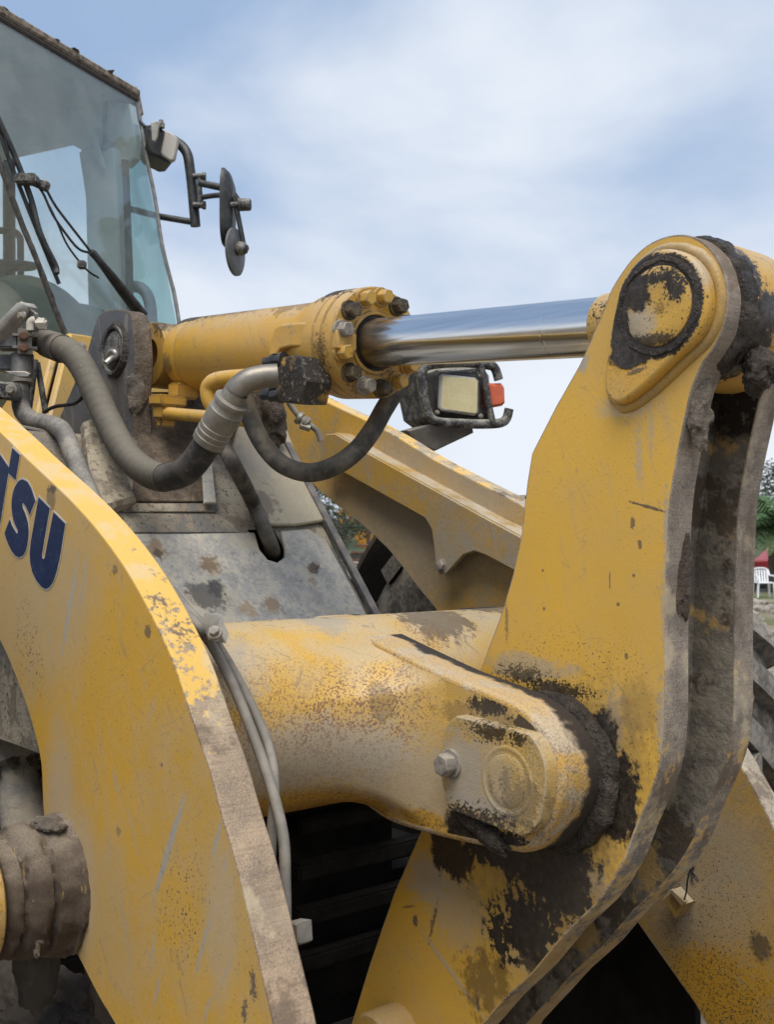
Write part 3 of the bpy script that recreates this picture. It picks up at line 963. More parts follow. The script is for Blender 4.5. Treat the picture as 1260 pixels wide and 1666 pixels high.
px = [tuple(p) for p in hi] + [tuple(p) for p in cr(crk[14:40], 2)] + crk[40:]
cxz = xz(px, Y_CR)
yc = Y_CR
cpat = [pb('grease', 860, 1385, yc, 120, 52, .9, .22), pb('grease', 905, 1430, yc, 56, 80, 1.9, .22), pb('grease', 850, 1500, yc, 50, 60, 2.0, .22), pb('grease', 870, 1560, yc, 36, 36, 2.0, .3, .9), pb('grease', 790, 1600, yc, 40, 50, 1.6, .6, .6), pb('grease', 735, 1385, yc, 34, 44, 1.3, .4, .95),
        pb('mud', 985, 1250, yc, 62, 130, .9, .7, .4), pb('mud', 900, 1440, yc, 130, 120, 1.2, .8, .4), pb('grease', 1006, 1300, yc, 36, 76, 1.0, .3), pb('grease', 982, 1205, yc, 24, 52, .8, .3), pb('grease', 905, 1122, yc, 52, 14, .9, .35, .95), pb('grease', 850, 1098, yc, 34, 14, 1.2, .4, .8),
        pb('bare', 860, 1085, yc, 60, 20, 1.2, .5, .6), pb('bare', 1000, 1180, yc, 14, 60, 1.0, .5, .5),
        pb('mud', 1040, 1150, yc, 30, 44, 1.0, .9, .35), pb('speck', 920, 1065, yc, 90, 44, .7, .9, .8), pb('speck', 1050, 1220, yc, 60, 80, .7, .9, .7), pb('speck', 1010, 1090, yc, 50, 50, .7, .9, .5),
        pb('bare', 950, 590, yc, 7, 16, .9, .4), pb('mud', 1030, 850, yc, 4, 9, .5, .3, .8), pb('mud', 1042, 886, yc, 3, 7, .5, .3, .8), pl('mud', 1026, 816, 1082, 832, yc, 2.4, .5, .4, .9),
        pb('mud', 1032, 936, yc, 2.6, 3, .3, .3, .8), pb('mud', 1007, 983, yc, 2.6, 3, .3, .3, .8), pb('mud', 1020, 1068, yc, 3, 5, .5, .3, .8), pb('mud', 886, 990, yc, 2, 3, .3, .3, .8), pb('mud', 993, 943, yc, 1.5, 16, .5, .4, .7),
        pb('mud', 884, 928, yc, 2, 2.6, .3, .3, .8), pb('mud', 825, 1010, yc, 2.5, 30, 1.0, .4, .6), pb('bare', 1080, 1180, yc, 10, 60, 1.2, .6, .8), pb('bare', 1083, 990, yc, 6, 60, 1.2, .6, .7), pb('bare', 1086, 860, yc, 5, 60, 1.2, .6, .8),
        pb('bare', 1040, 740, yc, 5, 44, 1.2, .8, .5), pb('bare', 1060, 700, yc, 4, 34, 1.2, .8, .5), pb('dust', 1020, 660, yc, 44, 18, 1.0, .9, .5),
        pb('dust', 700, 1430, yc, 40, 40, 1.2, .8, .7), pb('dust', 880, 1560, yc, 60, 40, 1.5, .8, .5), pb('dust', 960, 1430, yc, 40, 30, 1.4, .6, .5), pb('dust', 740, 1480, yc, 50, 60, 1.2, .9, .5),
        pb('mud', 676, 1498, yc, 4, 9, .6, .4, .9), pl('mud', 712, 1470, 700, 1525, yc, 4, .9, .4, .8), pl('bare', 680, 1510, 790, 1660, yc, 2.0, .3, .6, .7), pl('dust', 690, 1515, 770, 1630, yc, 4, .5, .7, .5), pl('mud', 655, 1476, 676, 1474, yc, 2, .5, .4, .7), pl('mud', 776, 1620, 780, 1645, yc, 3, .5, .4, .9)]
M['crank'] = weathered('crank_paint', (0.63, 0.37, 0.050), (0.58, 0.345, 0.058), grit=0.2, scratch=0.3, bs=0.2, rough=0.36, dust=0.14, speck=0.4, chips=0.6, streak=0.6, top=0.0, edge=1.0, patches=cpat, seed=7.7)
rimpat = steel_rim('crank_rim', 0.5, 1.10, -0.25, col=(0.225, 0.195, 0.165), seed=2.5, warm=0.15)
M['crank_rim'] = rimpat
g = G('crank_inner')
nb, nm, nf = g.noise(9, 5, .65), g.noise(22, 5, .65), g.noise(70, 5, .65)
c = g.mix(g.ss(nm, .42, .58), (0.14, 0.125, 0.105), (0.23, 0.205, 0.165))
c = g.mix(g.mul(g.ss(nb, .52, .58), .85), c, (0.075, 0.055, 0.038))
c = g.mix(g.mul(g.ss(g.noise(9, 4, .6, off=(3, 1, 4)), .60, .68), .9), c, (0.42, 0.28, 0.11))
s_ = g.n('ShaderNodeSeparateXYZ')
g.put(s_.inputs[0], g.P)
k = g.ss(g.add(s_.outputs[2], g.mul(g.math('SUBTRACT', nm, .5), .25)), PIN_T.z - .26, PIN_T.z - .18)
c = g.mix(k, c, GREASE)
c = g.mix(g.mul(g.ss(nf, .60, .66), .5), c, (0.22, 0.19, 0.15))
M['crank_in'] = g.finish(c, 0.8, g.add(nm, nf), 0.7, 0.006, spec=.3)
bm = bm_plate(cxz, Y_CR, Y_CR + 0.069, 0.004)
crank = mk('bell_crank', bm, [M['crank'], M['crank_rim']], root, wn_=True, label='tall yellow bell crank lever with two side plates')
YB = 2 * Y_MID - Y_CR - 0.066
mk('side_plate', bm_plate(cxz, YB, YB + 0.064, 0.004), [M['crank_in'], M['crank_rim']], crank, wn_=True)
# web between the side plates, set back from the front edge
cc = [Vector(p) for p in cxz]
mid = sum(cc, Vector((0, 0))) / len(cc)
web = []
web_px = [(1040, 640), (1060, 640), (1040, 760), (1020, 900), (1015, 1100), (1010, 1230), (970, 1340), (930, 1420), (840, 1520), (700, 1700), (640, 1700), (700, 1500), (790, 1250), (880, 1000), (910, 800), (960, 680)]
mk('web_plate', bm_plate(xz(web_px, Y_CR), Y_CR + .06, YB + .006, 0), [M['crank_in'], M['crank_in']], crank)
# thick doubler with the top pin
dbl = [(1003, 487), (996, 520), (988, 570), (983, 612), (983, 634), (990, 650), (1003, 657), (1020, 651), (1052, 626), (1100, 580), (1132, 550), (1148, 520), (1153, 484), (1146, 447), (1128, 421), (1104, 407),
       (1076, 404), (1048, 415), (1024, 438), (1008, 466)]
yd = Y_CR - 0.03
c0 = atY(1071, 498, yd)
dpat = [pring('grease', c0, .066, .092, .32, .2), pb('grease', 1030, 575, yd, 38, 26, .5, .2), pb('grease', 1006, 545, yd, 12, 50, .5, .25), pb('grease', 1040, 427, yd, 34, 12, .6, .25),
        pb('grease', 1126, 455, yd, 5, 20, .6, .4, .7), pl('mud', 1022, 608, 1052, 597, yd, 4, .6, .4, .8), pb('speck', 1130, 490, yd, 24, 80, .5, .8, .9), pb('dust', 1140, 440, yd, 16, 30, .6, .8, .6),
        pb('grease', 1095, 570, yd, 4, 6, .6, .3), pb('speck', 1005, 640, yd, 18, 20, .6, .8, .6)]
M['dbl'] = weathered('doubler_paint', (0.57, 0.325, 0.05), (0.52, 0.31, 0.07), dust=0.3, speck=0.5, chips=0.3, streak=0.1, top=0.55, edge=0.55, patches=dpat, seed=8.2, edgecol=(0.36, 0.31, 0.24))
mk('pin_doubler', bm_plate(xz([tuple(p) for p in cr(dbl, 3, True)], yd), yd, Y_CR + .002, 0.010, 4), [M['dbl'], M['dbl']], crank, wn_=True)
# sloped weld fillet round the doubler
wp = [Vector((p[0], Y_CR - 0.002, p[1])) for p in xz([tuple(p) for p in cr(dbl, 4, True)], yd)]
ctr = sum(wp, Vector()) / len(wp)
wp = [p + (p - ctr).normalized() * 0.005 + Vector((0, .003, 0)) for p in wp]
wp.append(wp[0])
bm = bm_tube(wp, 0.0105, 18, caps=False)
for v in bm.verts:
    v.co += Vector((1, 0, 1)) * 0.002 * mnoise.noise(v.co * 60)
M['weld'] = weathered('weld_paint', (0.42, 0.26, 0.07), (0.34, 0.24, 0.10), dust=0.7, speck=0.4, chips=0.3, streak=0, top=0.5, edge=0, seed=3.9, dustcol=(0.26, 0.20, 0.13))
mk('weld_seam', bm, M['weld'], crank)
c0 = atY(1071, 498, yd)
ppat = [pb('bare', 1038, 530, yd, 26, 34, .6, .8, .75), pb('grease', 1036, 478, yd, 24, 34, .7, .2), pb('grease', 1070, 452, yd, 40, 12, 1.0, .2), pb('grease', 1102, 468, yd, 16, 22, .8, .2), pb('grease', 1060, 556, yd, 40, 12, .8, .4, .9), pb('grease', 1018, 530, yd, 8, 34, .8, .3),
        pb('grease', 1075, 500, yd, 7, 8, .9, .9, .5), pb('speck', 1085, 520, yd, 40, 44, .6, .8, .9)]
M['pin'] = weathered('pin_paint', (0.55, 0.325, 0.055), (0.50, 0.31, 0.08), dust=0.3, speck=0.8, chips=0.8, streak=0, top=0, edge=0.3, patches=ppat, seed=9.9)
pr = 0.0715
mk('pin', bm_lathe([(.004, 0), (.000, pr * .5), (-.001, pr * .88), (.002, pr * .97), (.008, pr), (.05, pr)], c0 - Vector((0, .004, 0)), (0, 1, 0), 64), M['pin'], crank)
mk('grease_ring', bm_ring_mud(c0, (0, 1, 0), pr, [(.006, -.002), (.002, .002), (-.003, .006), (-.003, .012), (.001, .016)], 0.0035, 30, 150, seed=4), M['mud'], crank)
# grease squeezed out behind the top boss, fitting, low pin boss
def topband(th):
    return
mk('grease_crust', bm_ring_mud((PIN_T.x, 0, PIN_T.z), (0, 1, 0), 0.127, [(Y_CR + .034, -.014), (Y_CR + .040, .002), (Y_CR + .050, .006), (Y_CR + .066, .006), (Y_CR + .080, .003), (Y_CR + .092, -.02)], 0.007, 26, 150, seed=8), M['mud'], crank)
bm = bm_lump(atY(1135, 655, Y_CR + .03), (0.026, 0.026, 0.08), 0.25, 40, 5, seed=2)
mk('mud_lump', bm, M['mud_dry'], crank)
mk('mud_lump', bm_lump(atY(1112, 930, Y_CR + .05), (0.012, 0.022, 0.085), 0.4, 30, 4, seed=5), crust('mud_brown', (0.055, 0.036, 0.024), (0.085, 0.058, 0.04), .3, (0.13, 0.095, 0.07)), crank)
mk('grease_lump', bm_lump(Vector((PIN_T.x + .115, Y_CR + .10, PIN_T.z - .115)), (0.028, 0.034, 0.04), 0.35, 30, 5, seed=7), M['mud'], crank)
bm = bm_lathe([(0, 0), (0, .016), (.03, .018), (.034, .012), (.05, .010), (.05, 0)], Vector((PIN_T.x + .135, Y_CR + .105, PIN_T.z - .105)), (1, -.6, -.35), 14)
mk('grease_fitting', bm, M['mud'], crank)
c1 = atY(655, 1662, Y_CR)
bpt = [pb('bare', 690, 1640, 1.55, 20, 40, 1.0, .8, .9)]
M['lboss'] = weathered('low_boss_paint', (0.50, 0.29, 0.045), (0.42, 0.26, 0.06), dust=0.4, speck=0.6, chips=0.6, streak=0.1, top=0.25, edge=0.7, seed=5.7, edgecol=(0.36, 0.33, 0.30))
mk('pin_boss', bm_lathe([(-.085, 0), (-.085, .060), (-.080, .066), (.01, .066)], c1 + Vector((-.01, 0, -.03)), (0, 1, 0), 40), M['lboss'], crank)

# ---- tilt cylinder
A0 = Vector((PIN_B.x, Y_MID, PIN_B.z))
A1 = Vector((PIN_T.x, Y_MID, PIN_T.z))
AX = (A1 - A0).normalized()
ALEN = (A1 - A0).length
def s_of_u(u):
    lo, hi = 0.0, ALEN
    for _ in range(50):
        md = (lo + hi) / 2
        if proj(A0 + AX * md)[0] < u:
            lo = md
        else:
            hi = md
    return lo
s_fl = s_of_u(612)
BR, RR, FR = 0.118, 0.0605, 0.140
M['cyl'] = weathered('cylinder_paint', (0.60, 0.33, 0.035), (0.55, 0.305, 0.042), dust=0.2, speck=0.6, chips=1.0, streak=0.0, top=0.42, edge=0.8, seed=11.3, scratch=0.8, rough=0.38, edgecol=(0.10, 0.085, 0.07),
                     patches=[('mud', A0 + AX * .10 + Vector((0, -.03, BR)), (0.16, 0.2, 0.05), 1.5, .3, .8), ('grease', A0 + AX * (s_fl - .09) + Vector((0, -.02, BR + .01)), (0.09, 0.1, 0.035), 1.6, .3, .85),
                              ('grease', A0 + AX * (s_fl - .05) + Vector((0, -.12, -.03)), (0.02, 0.06, 0.03), 1.6, .3, .7), ('mud', A0 + AX * (s_fl - .25) + Vector((0, -.05, BR)), (0.10, 0.12, 0.03), 1.8, .4, .6), ('grease', A0 + AX * .2 + Vector((0, -.06, BR - .01)), (0.14, 0.05, 0.022), 1.8, .3, .9), ('grease', A0 + AX * .45 + Vector((0, -.03, BR)), (0.2, 0.03, 0.02), 1.9, .4, .8),
                              ('grease', A0 + AX * (s_fl - .1) + Vector((0, -.06, BR + .01)), (0.05, 0.03, 0.03), 1.4, .3, .9), ('mud', A0 + AX * .16 + Vector((0, -.11, -.03)), (0.03, 0.05, 0.03), 1.8, .5, .6), ('mud', A0 + AX * s_fl + Vector((0, -.04, -.11)), (0.03, 0.03, 0.02), 1.4, .4, .8), ('mud', A0 + AX * s_fl + Vector((0, .06, -.09)), (0.03, 0.03, 0.02), 1.4, .4, .8)])
bm = bm_lathe([(0.10, 0.02), (0.105, .095), (0.125, .110), (0.15, BR), (0.21, BR), (0.212, BR - .002), (0.216, BR), (s_fl - .30, BR), (s_fl - .215, BR + .001), (s_fl - .165, BR + .013), (s_fl - .13, FR - .003), (s_fl - .12, FR),
               (s_fl - .085, FR), (s_fl - .083, FR - .003), (s_fl - .079, FR - .003), (s_fl - .077, FR), (s_fl - .050, FR), (s_fl - .048, FR - .004), (s_fl - .043, FR - .004), (s_fl - .041, FR), (s_fl - .003, FR), (s_fl, FR - .003), (s_fl, RR + .020), (s_fl + .003, RR + .019), (s_fl + .003, RR + .010), (s_fl - .006, RR + .008)], A0, AX, 80)
cyl = mk('tilt_cylinder', bm, M['cyl'], root, ang=30, label='yellow tilt cylinder with bolted gland and chrome rod')
mk('base_eye', bm_lathe([(-.085, .05), (-.085, .10), (-.08, .105), (.08, .105), (.085, .10), (.085, .05)], A0, (0, 1, 0), 40), M['cyl'], cyl)
# gland lip and seal
mk('wiper_seal', bm_lathe([(s_fl - .006, RR + .008), (s_fl - .004, RR + .007), (s_fl - .004, RR + .0055), (s_fl + .002, RR + .004), (s_fl + .002, RR + .002), (s_fl - .01, RR)], A0, AX, 64), M['black'], cyl)
g = G('rod_chrome')
s_ = g.n('ShaderNodeSeparateXYZ')
g.put(s_.inputs[0], g.P)
lv = g.rotscale((0, 0, 0), (1.2, 40, 40))
nl = g.noise(2.2, 4, .6, lv)
nm = g.noise(9, 4, .6)
near = g.ss(g.add(s_.outputs[0], g.mul(g.math('SUBTRACT', nl, .5), .35)), (A0 + AX * (s_fl + .17)).x, (A0 + AX * (s_fl + .03)).x)
c = g.mix(g.ss(nl, .3, .7), (0.62, 0.63, 0.64), (0.72, 0.725, 0.73))
c = g.mix(g.mul(near, .75), c, (0.16, 0.12, 0.07))
rg = g.add(g.mul(near, .3), .17)
M['rod'] = g.finish(c, rg, None, metal=1.0)
s_rod = s_of_u(1010)
s_ring = s_of_u(912)
mk('piston_rod', bm_lathe([(s_fl - .02, RR), (s_ring - .05, RR), (s_ring - .006, RR), (s_ring - .002, RR), (s_ring, RR - .0004), (s_ring + .003, RR), (s_ring + .007, RR), (s_ring + .03, RR), (s_rod, RR)], A0, AX, 72), M['rod'], cyl)
bm = bm_lathe([(s_rod - .035, RR + .001), (s_rod - .03, RR + .004), (s_rod + .06, RR + .012), (s_rod + .13, RR + .03)], A0, AX, 48)
bm_lathe([(-.068, .06), (-.068, .128), (-.062, .133), (.062, .133), (.068, .128), (.068, .06)], A1, (0, 1, 0), 56, bm)
M['eye'] = weathered('rod_eye_paint', (0.58, 0.33, 0.05), (0.54, 0.32, 0.07), dust=0.3, speck=0.4, chips=0.8, streak=0.2, top=0.35, edge=0.4, seed=13.1,
                     patches=[('grease', A1 + Vector((.12, -.05, -.06)), (0.06, 0.05, 0.08), 1.3, .3, 1.0), ('grease', A1 + Vector((.08, -.065, .05)), (0.2, 0.018, 0.2), 1.3, .4, 1.0), ('grease', A1 + Vector((-.12, 0, -.05)), (0.04, .2, .03), 1.3, .4, .8)])
mk('rod_eye', bm, M['eye'], cyl)
fc = A0 + AX * s_fl
_, fs, ft = frame(AX)
for k in range(13):
    th = 2 * math.pi * (k + 0.35) / 13
    bolt(fc + (fs * math.cos(th) + ft * math.sin(th)) * 0.115, AX, 0.0195, 0.034, (M['gbolt'], M['ybolt'], M['dbolt'], M['dbolt'], M['ybolt'])[(k * 3) % 5], cyl)
# raised port saddle on the near side
sad = [(436, 600), (437, 560), (446, 533), (456, 527), (485, 524), (515, 524), (528, 528), (540, 531), (549, 538), (549, 566), (540, 570), (528, 567), (508, 565), (470, 565), (455, 569), (449, 578), (448, 600)]
ysd = Y_MID - BR - .018
mk('port_saddle', bm_plate(xz(sad, ysd), ysd, Y_MID - .07, 0.008, 3), [M['cyl'], M['cyl']], cyl, wn_=True)
blk = [(459, 581), (478, 577), (490, 580), (494, 602), (497, 620), (492, 640), (489, 655), (458, 655), (450, 648), (452, 628), (447, 615), (452, 600)]
yb = Y_MID - BR - .065
g = G('port_block_grime')
nm, nf = g.noise(20, 5, .6), g.noise(80, 5, .65)
c = g.mix(g.ss(nm, .48, .56), (0.022, 0.018, 0.015), (0.44, 0.25, 0.04))
c = g.mix(g.ss(g.noise(9, 3, .5, off=(1, 8, 2)), .40, .55), c, (0.028, 0.023, 0.019))
c = g.mix(g.ss(nf, .56, .66), c, (0.20, 0.17, 0.13))
M['block'] = g.finish(c, .7, g.add(nm, nf), .6, .006)
mk('port_block', bm_plate(xz(blk, yb), yb, yb + .085, 0.006, 3), [M['block'], M['block']], cyl, wn_=True)
for u, v in ((441, 588), (455, 585), (437, 641), (452, 643)):
    bolt(atY(u + 6, v, yb + .03), (-1, -.25, 0), 0.016, 0.034, M['black'], cyl, .2)
# clamp end of the lower pipe
def tpath(pts, k=5):
    """(u, v, depth) control points to a smooth 3-D path"""
    return cr([atT(*p) for p in pts], k)
M['ypipe'] = weathered('pipe_paint', (0.57, 0.32, 0.04), (0.52, 0.30, 0.05), dust=0.2, speck=0.6, chips=0.4, streak=0, top=0.4, edge=0, seed=14)
mk('oil_pipe', bm_tube(tpath([(349, 668, 3.0), (340, 650, 3.0), (338, 632, 3.0), (346, 621, 2.99), (362, 616, 2.98), (395, 613, 2.94), (440, 611, 2.89), (475, 610, 2.85)]), 0.021, 14), M['ypipe'], cyl)
bm = bm_tube(tpath([(272, 672, 3.33), (300, 675, 3.28), (335, 678, 3.2), (365, 681, 3.14), (400, 684, 3.08)]), 0.019, 14)
mk('oil_pipe', bm, M['ypipe'], cyl)
bm = bmesh.new()
c0 = atT(273, 652, 3.36)
rotc = Matrix((AX, Vector((0, 1, 0)), AX.cross(Vector((0, 1, 0))))).transposed()
bm_box(c0, 0.085, .09, 0.035, rotc, bm, .006)
bm_box(c0 + Vector((0, 0, -.035)), 0.068, .07, 0.045, rotc, bm, .006)
bm_box(c0 + Vector((-.012, 0, -.065)), 0.03, .05, 0.03, rotc, bm, .004)
bm_box(c0 + Vector((-.012, 0.06, .035)), 0.075, .07, 0.05, rotc, bm, .006)
mk('pipe_mount', bm, M['cyl'], cyl)

# ---- front frame: sloping front, tower plates, cover
YS = 2.10
S1, S2 = atY(600, 998, YS), atY(492, 790, YS)
SE = (S1 - S2).normalized()               # down the slope
SN = SE.cross(Vector((0, 1, 0))).normalized()
if SN.x < 0:
    SN = -SN
def onS(u, v, off=0.0):
    return atPl(u, v, S1 + SN * off, SN)
g = G('frame_slope_dirt')
nb, nm, nf, nv = g.noise(4, 4, .55), g.noise(14, 5, .62), g.noise(70, 5, .65), g.noise(220, 3, .6)
c = g.mix(g.ss(nb, .40, .58), (0.15, 0.142, 0.13), (0.36, 0.315, 0.235))
c = g.mix(g.ss(nm, .50, .58), c, (0.22, 0.185, 0.14))
c = g.mix(g.mul(g.ss(nf, .56, .64), .8), c, (0.085, 0.08, 0.078))
c = g.mix(g.mul(g.ss(nv, .60, .64), .6), c, (0.05, 0.046, 0.042))
M['slope'] = g.finish(c, .9, g.add(nm, nf), .6, .006, spec=.25)
bm = bmesh.new()
hole = [(412, 866), (420, 898), (433, 914), (449, 919), (461, 910), (461, 893), (452, 874), (446, 862)]
ys0, ys1 = 1.02, YS
H = [onS(*p) for p in hole]
hs = [(p - S1).dot(SE) for p in H]
hy = [p.y for p in H]
s0, s1, h0, h1 = -0.70, 0.35, min(hs), max(hs)
y0h, y1h = min(hy), max(hy)
def Q(s, y):
    p = S1 + SE * s
    return Vector((p.x, y, p.z))
for (a0, a1, b0, b1) in ((s0, h0, ys0, ys1), (h1, s1, ys0, ys1), (h0, h1, ys0, y0h), (h0, h1, y1h, ys1)):
    bm.faces.new([bm.verts.new(Q(a, b)) for a, b in ((a0, b0), (a1, b0), (a1, b1), (a0, b1))])
# far side wall and near side wall of the frame
for y in (ys0, ys1):
    bm.faces.new([bm.verts.new(Vector((p.x, y, p.z))) for p in (S1 + SE * s0, S1 + SE * s1, S1 + SE * s1 + Vector((-.9, 0, 0)), S1 + SE * s0 + Vector((-.3, 0, 0)))])
bm.faces.new([bm.verts.new(Vector((p.x, y, p.z))) for p, y in ((S1 + SE * s1, ys0), (S1 + SE * s1, ys1), (S1 + SE * s1 + Vector((-.9, 0, 0)), ys1), (S1 + SE * s1 + Vector((-.9, 0, 0)), ys0))])
frm = mk('front_frame', bm, M['slope'], root, smooth=False, label='dirty grey front frame sloping up to the cylinder tower')
mk('frame_edge', bm_slab([Q(s, y) + SN * .006 for s, y in ((s0, ys1 - .006), (s1, ys1 - .006), (s1, ys1 + .02), (s0, ys1 + .02))], .022, SN, .003), [plain('edge_steel', (0.10, 0.10, 0.105), .6, 0, .3, 20, dust=.3)] * 2, frm)
g = G('cover_steel')
nb, nm, nf, nv = g.noise(5, 4, .55), g.noise(16, 5, .62), g.noise(75, 5, .65), g.noise(240, 3, .6)
c = g.mix(g.ss(nm, .35, .65), (0.28, 0.275, 0.255), (0.40, 0.385, 0.35))
c = g.mix(g.mul(g.ss(g.add(g.mul(nm, .35), g.mul(nf, .65)), .50, .57), .75), c, (0.46, 0.41, 0.31))
c = g.mix(g.mul(g.ss(nf, .40, .33), .6), c, (0.10, 0.095, 0.09))
c = g.mix(g.mul(g.ss(nb, .55, .66), .7), c, (0.40, 0.35, 0.26))
c = g.mix(g.mul(g.ss(nv, .62, .66), .5), c, (0.06, 0.055, 0.05))
for (u, v, du, dv, cc, a) in ((337, 968, 30, 22, (0.048, 0.046, 0.045), .95), (352, 956, 14, 14, (0.048, 0.046, 0.045), .9), (441, 982, 10, 13, (0.23, 0.15, 0.075), .9), (402, 989, 12, 10, (0.27, 0.19, 0.10), .8), (342, 920, 13, 11, (0.07, 0.052, 0.035), .95), (342, 921, 18, 15, (0.25, 0.17, 0.09), .7), (255, 892, 13, 16, (0.24, 0.15, 0.07), .85), (258, 900, 6, 7, (0.05, 0.04, 0.03), .9), (508, 946, 8, 8, (0.26, 0.18, 0.10), .7)):
    p = onS(u, v, .02)
    p2, p3 = onS(u + du, v, .02), onS(u, v + dv, .02)
    b = g.blob(p, (9, abs(p2.y - p.y), (p3 - p).length * .75), g.add(g.mul(nf, .5), g.mul(nm, .5)), 1.2, .6)
    c = g.mix(g.mul(b, a * .8), c, cc)
M['cover'] = g.finish(c, .62, g.add(g.mul(nm, .5), nf), .35, .004, spec=.4)
cov = [(205, 872), (300, 872), (412, 870)] + hole[1:-2] + [(458, 884), (455, 868), (500, 864), (528, 882), (560, 940), (592, 1000), (600, 1060), (250, 1080), (180, 950)]
mk('cover_plate', bm_slab([onS(u, v, .012) for u, v in cov], .012, SN, .003), [M['cover'], M['cover']], frm, wn_=True)
bolt(onS(509, 925, .024), SN, 0.014, 0.026, M['gbolt'], frm)
# ledge strips above the cover
M['ledge'] = crust('ledge_dirt', (0.13, 0.095, 0.062), (0.21, 0.16, 0.11), .7, (0.34, 0.285, 0.205), .92)
for pts in ([(150, 838), (205, 836), (352, 838), (375, 852), (390, 868), (150, 868)], [(196, 820), (345, 820), (350, 834), (196, 834)]):
    mk('ledge_strip', bm_slab([onS(u, v, .002) for u, v in pts], .005, SN, .002), [M['slope'], M['slope']], frm, wn_=True)
# upper dust-covered cheek plate on the far side
ck = [(455, 700), (462, 695), (495, 782), (528, 850), (478, 858), (412, 858), (395, 800), (370, 745), (385, 700), (410, 660)]
M['cream'] = weathered('cheek_dust', (0.42, 0.365, 0.26), (0.33, 0.285, 0.21), dust=.5, speck=.9, chips=.6, streak=.3, top=.3, edge=.3, seed=21, dustcol=(0.48, 0.42, 0.31), rough=.8, edgecol=(.12, .11, .1),
                       patches=[('mud', onS(420, 820), (.3, .05, .05), 1.2, .4, .6), ('bare', onS(405, 740), (.3, .06, .08), 1.4, .5, .8)])
mk('cheek_plate', bm_slab([onS(u, v, .006) for u, v in ck], .014, SN, .004), [M['cream'], M['cream']], frm, wn_=True)
# dark strap running down the near cheek
mk('strap', bm_slab([onS(u, v, .022) for u, v in ((327, 765), (342, 748), (350, 822), (330, 822))], .012, SN, .003), [M['cover'], M['cover']], frm)

M['recess'] = crust('recess_dirt', (0.075, 0.055, 0.038), (0.16, 0.118, 0.08), .5, (0.26, 0.205, 0.145), .9)
mk('recess_plate', bm_slab([onS(u, v, .004) for u, v in ((226, 640), (332, 640), (332, 770), (330, 818), (212, 818), (222, 740))], .008, SN, .002), [M['recess'], M['recess']], frm)
tw = [(157, 517), (163, 510), (172, 505), (187, 503), (203, 505), (211, 512), (215, 525), (218, 550), (220, 590), (217, 640), (218, 700), (222, 760), (229, 818), (235, 900), (80, 900), (85, 780), (97, 677), (140, 577), (150, 540)]
yt = 1.555
tpat = [pb('bare', 205, 560, yt, 3, 60, .8, .5, .4), pb('mud', 190, 650, yt, 16, 60, 1.2, .8, .5), pb('dust', 180, 770, yt, 40, 60, 1.0, .8, .6), pb('dust', 175, 640, yt, 10, 50, 1.2, 1.0, .35)]
M['tower'] = weathered('tower_paint', (0.052, 0.056, 0.066), (0.075, 0.078, 0.085), dust=.25, speck=.2, chips=.8, streak=.9, top=.7, edge=.6, patches=tpat, seed=16, dustcol=(0.20, 0.19, 0.175), edgecol=(.20, .19, .18))
M['tower_rim'] = crust('tower_rim_mud', (0.10, 0.075, 0.05), (0.17, 0.13, 0.095), .55, (0.27, 0.225, 0.16), .9)
txz = xz([tuple(p) for p in cr(tw[:13], 3)] + tw[13:], yt)
tower = mk('cylinder_tower', bm_plate(txz, yt, yt + .062, .005), [M['tower'], M['tower_rim']], root, wn_=True, label='dark blue grey tower plates holding the cylinder base pin')
mk('tower_plate', bm_plate(txz, 1.985, 2.05, .005), [M['tower_rim'], M['tower_rim']], tower, wn_=True)
mk('back_plate', bm_plate([(PIN_B.x - .12, PIN_B.z - .28), (PIN_B.x - .02, PIN_B.z - .28), (PIN_B.x + .09, CAM_H + .02), (PIN_B.x + .2, CAM_H - .2), (PIN_B.x - .2, CAM_H - .2)], yt + .06, 1.988, 0), [M['ledge'], M['ledge']], tower)
pc = atY(187, 570, yt)
mk('pin', bm_lathe([(-.006, 0), (-.010, .03), (-.010, .052), (-.004, .060), (.002, .064), (-.012, .067), (-.014, .076), (.002, .080)], pc, (0, 1, 0), 48), M['black_dusty'], tower)
mk('grease_ring', bm_ring_mud(pc, (0, 1, 0), .068, [(.003, -.004), (-.008, .000), (-.012, .008), (-.006, .018), (.003, .024)], .010, 20, 100, seed=3), M['mud'], tower)
mk('grease_fitting', bm_tube(tpath([(178, 578, 3.42), (181, 573, 3.40), (187, 574, 3.39), (188, 580, 3.39), (180, 585, 3.39), (172, 592, 3.38)]), .011, 10), M['zinc'], tower)
mk('mud_lump', bm_lump(atT(224, 640, 3.36), (.022, .03, .075), .4, 22, 4, seed=3), M['mud_dry'], tower)
mk('mud_lump', bm_lump(atT(448, 682, 3.62), (.035, .04, .10), .4, 18, 4, seed=13), crust('mud_tower', (0.045, 0.032, 0.022), (0.085, 0.063, 0.045), .4, (.15, .12, .09)), tower)
# gusset at the foot of the tower, near side
gs = [(128, 702), (140, 697), (158, 703), (170, 715), (214, 830), (150, 850), (140, 800)]
mk('gusset', bm_slab([onS(u, v, .0) for u, v in gs], .05, SN, .012), [M['slope'], M['slope']], tower, wn_=True)

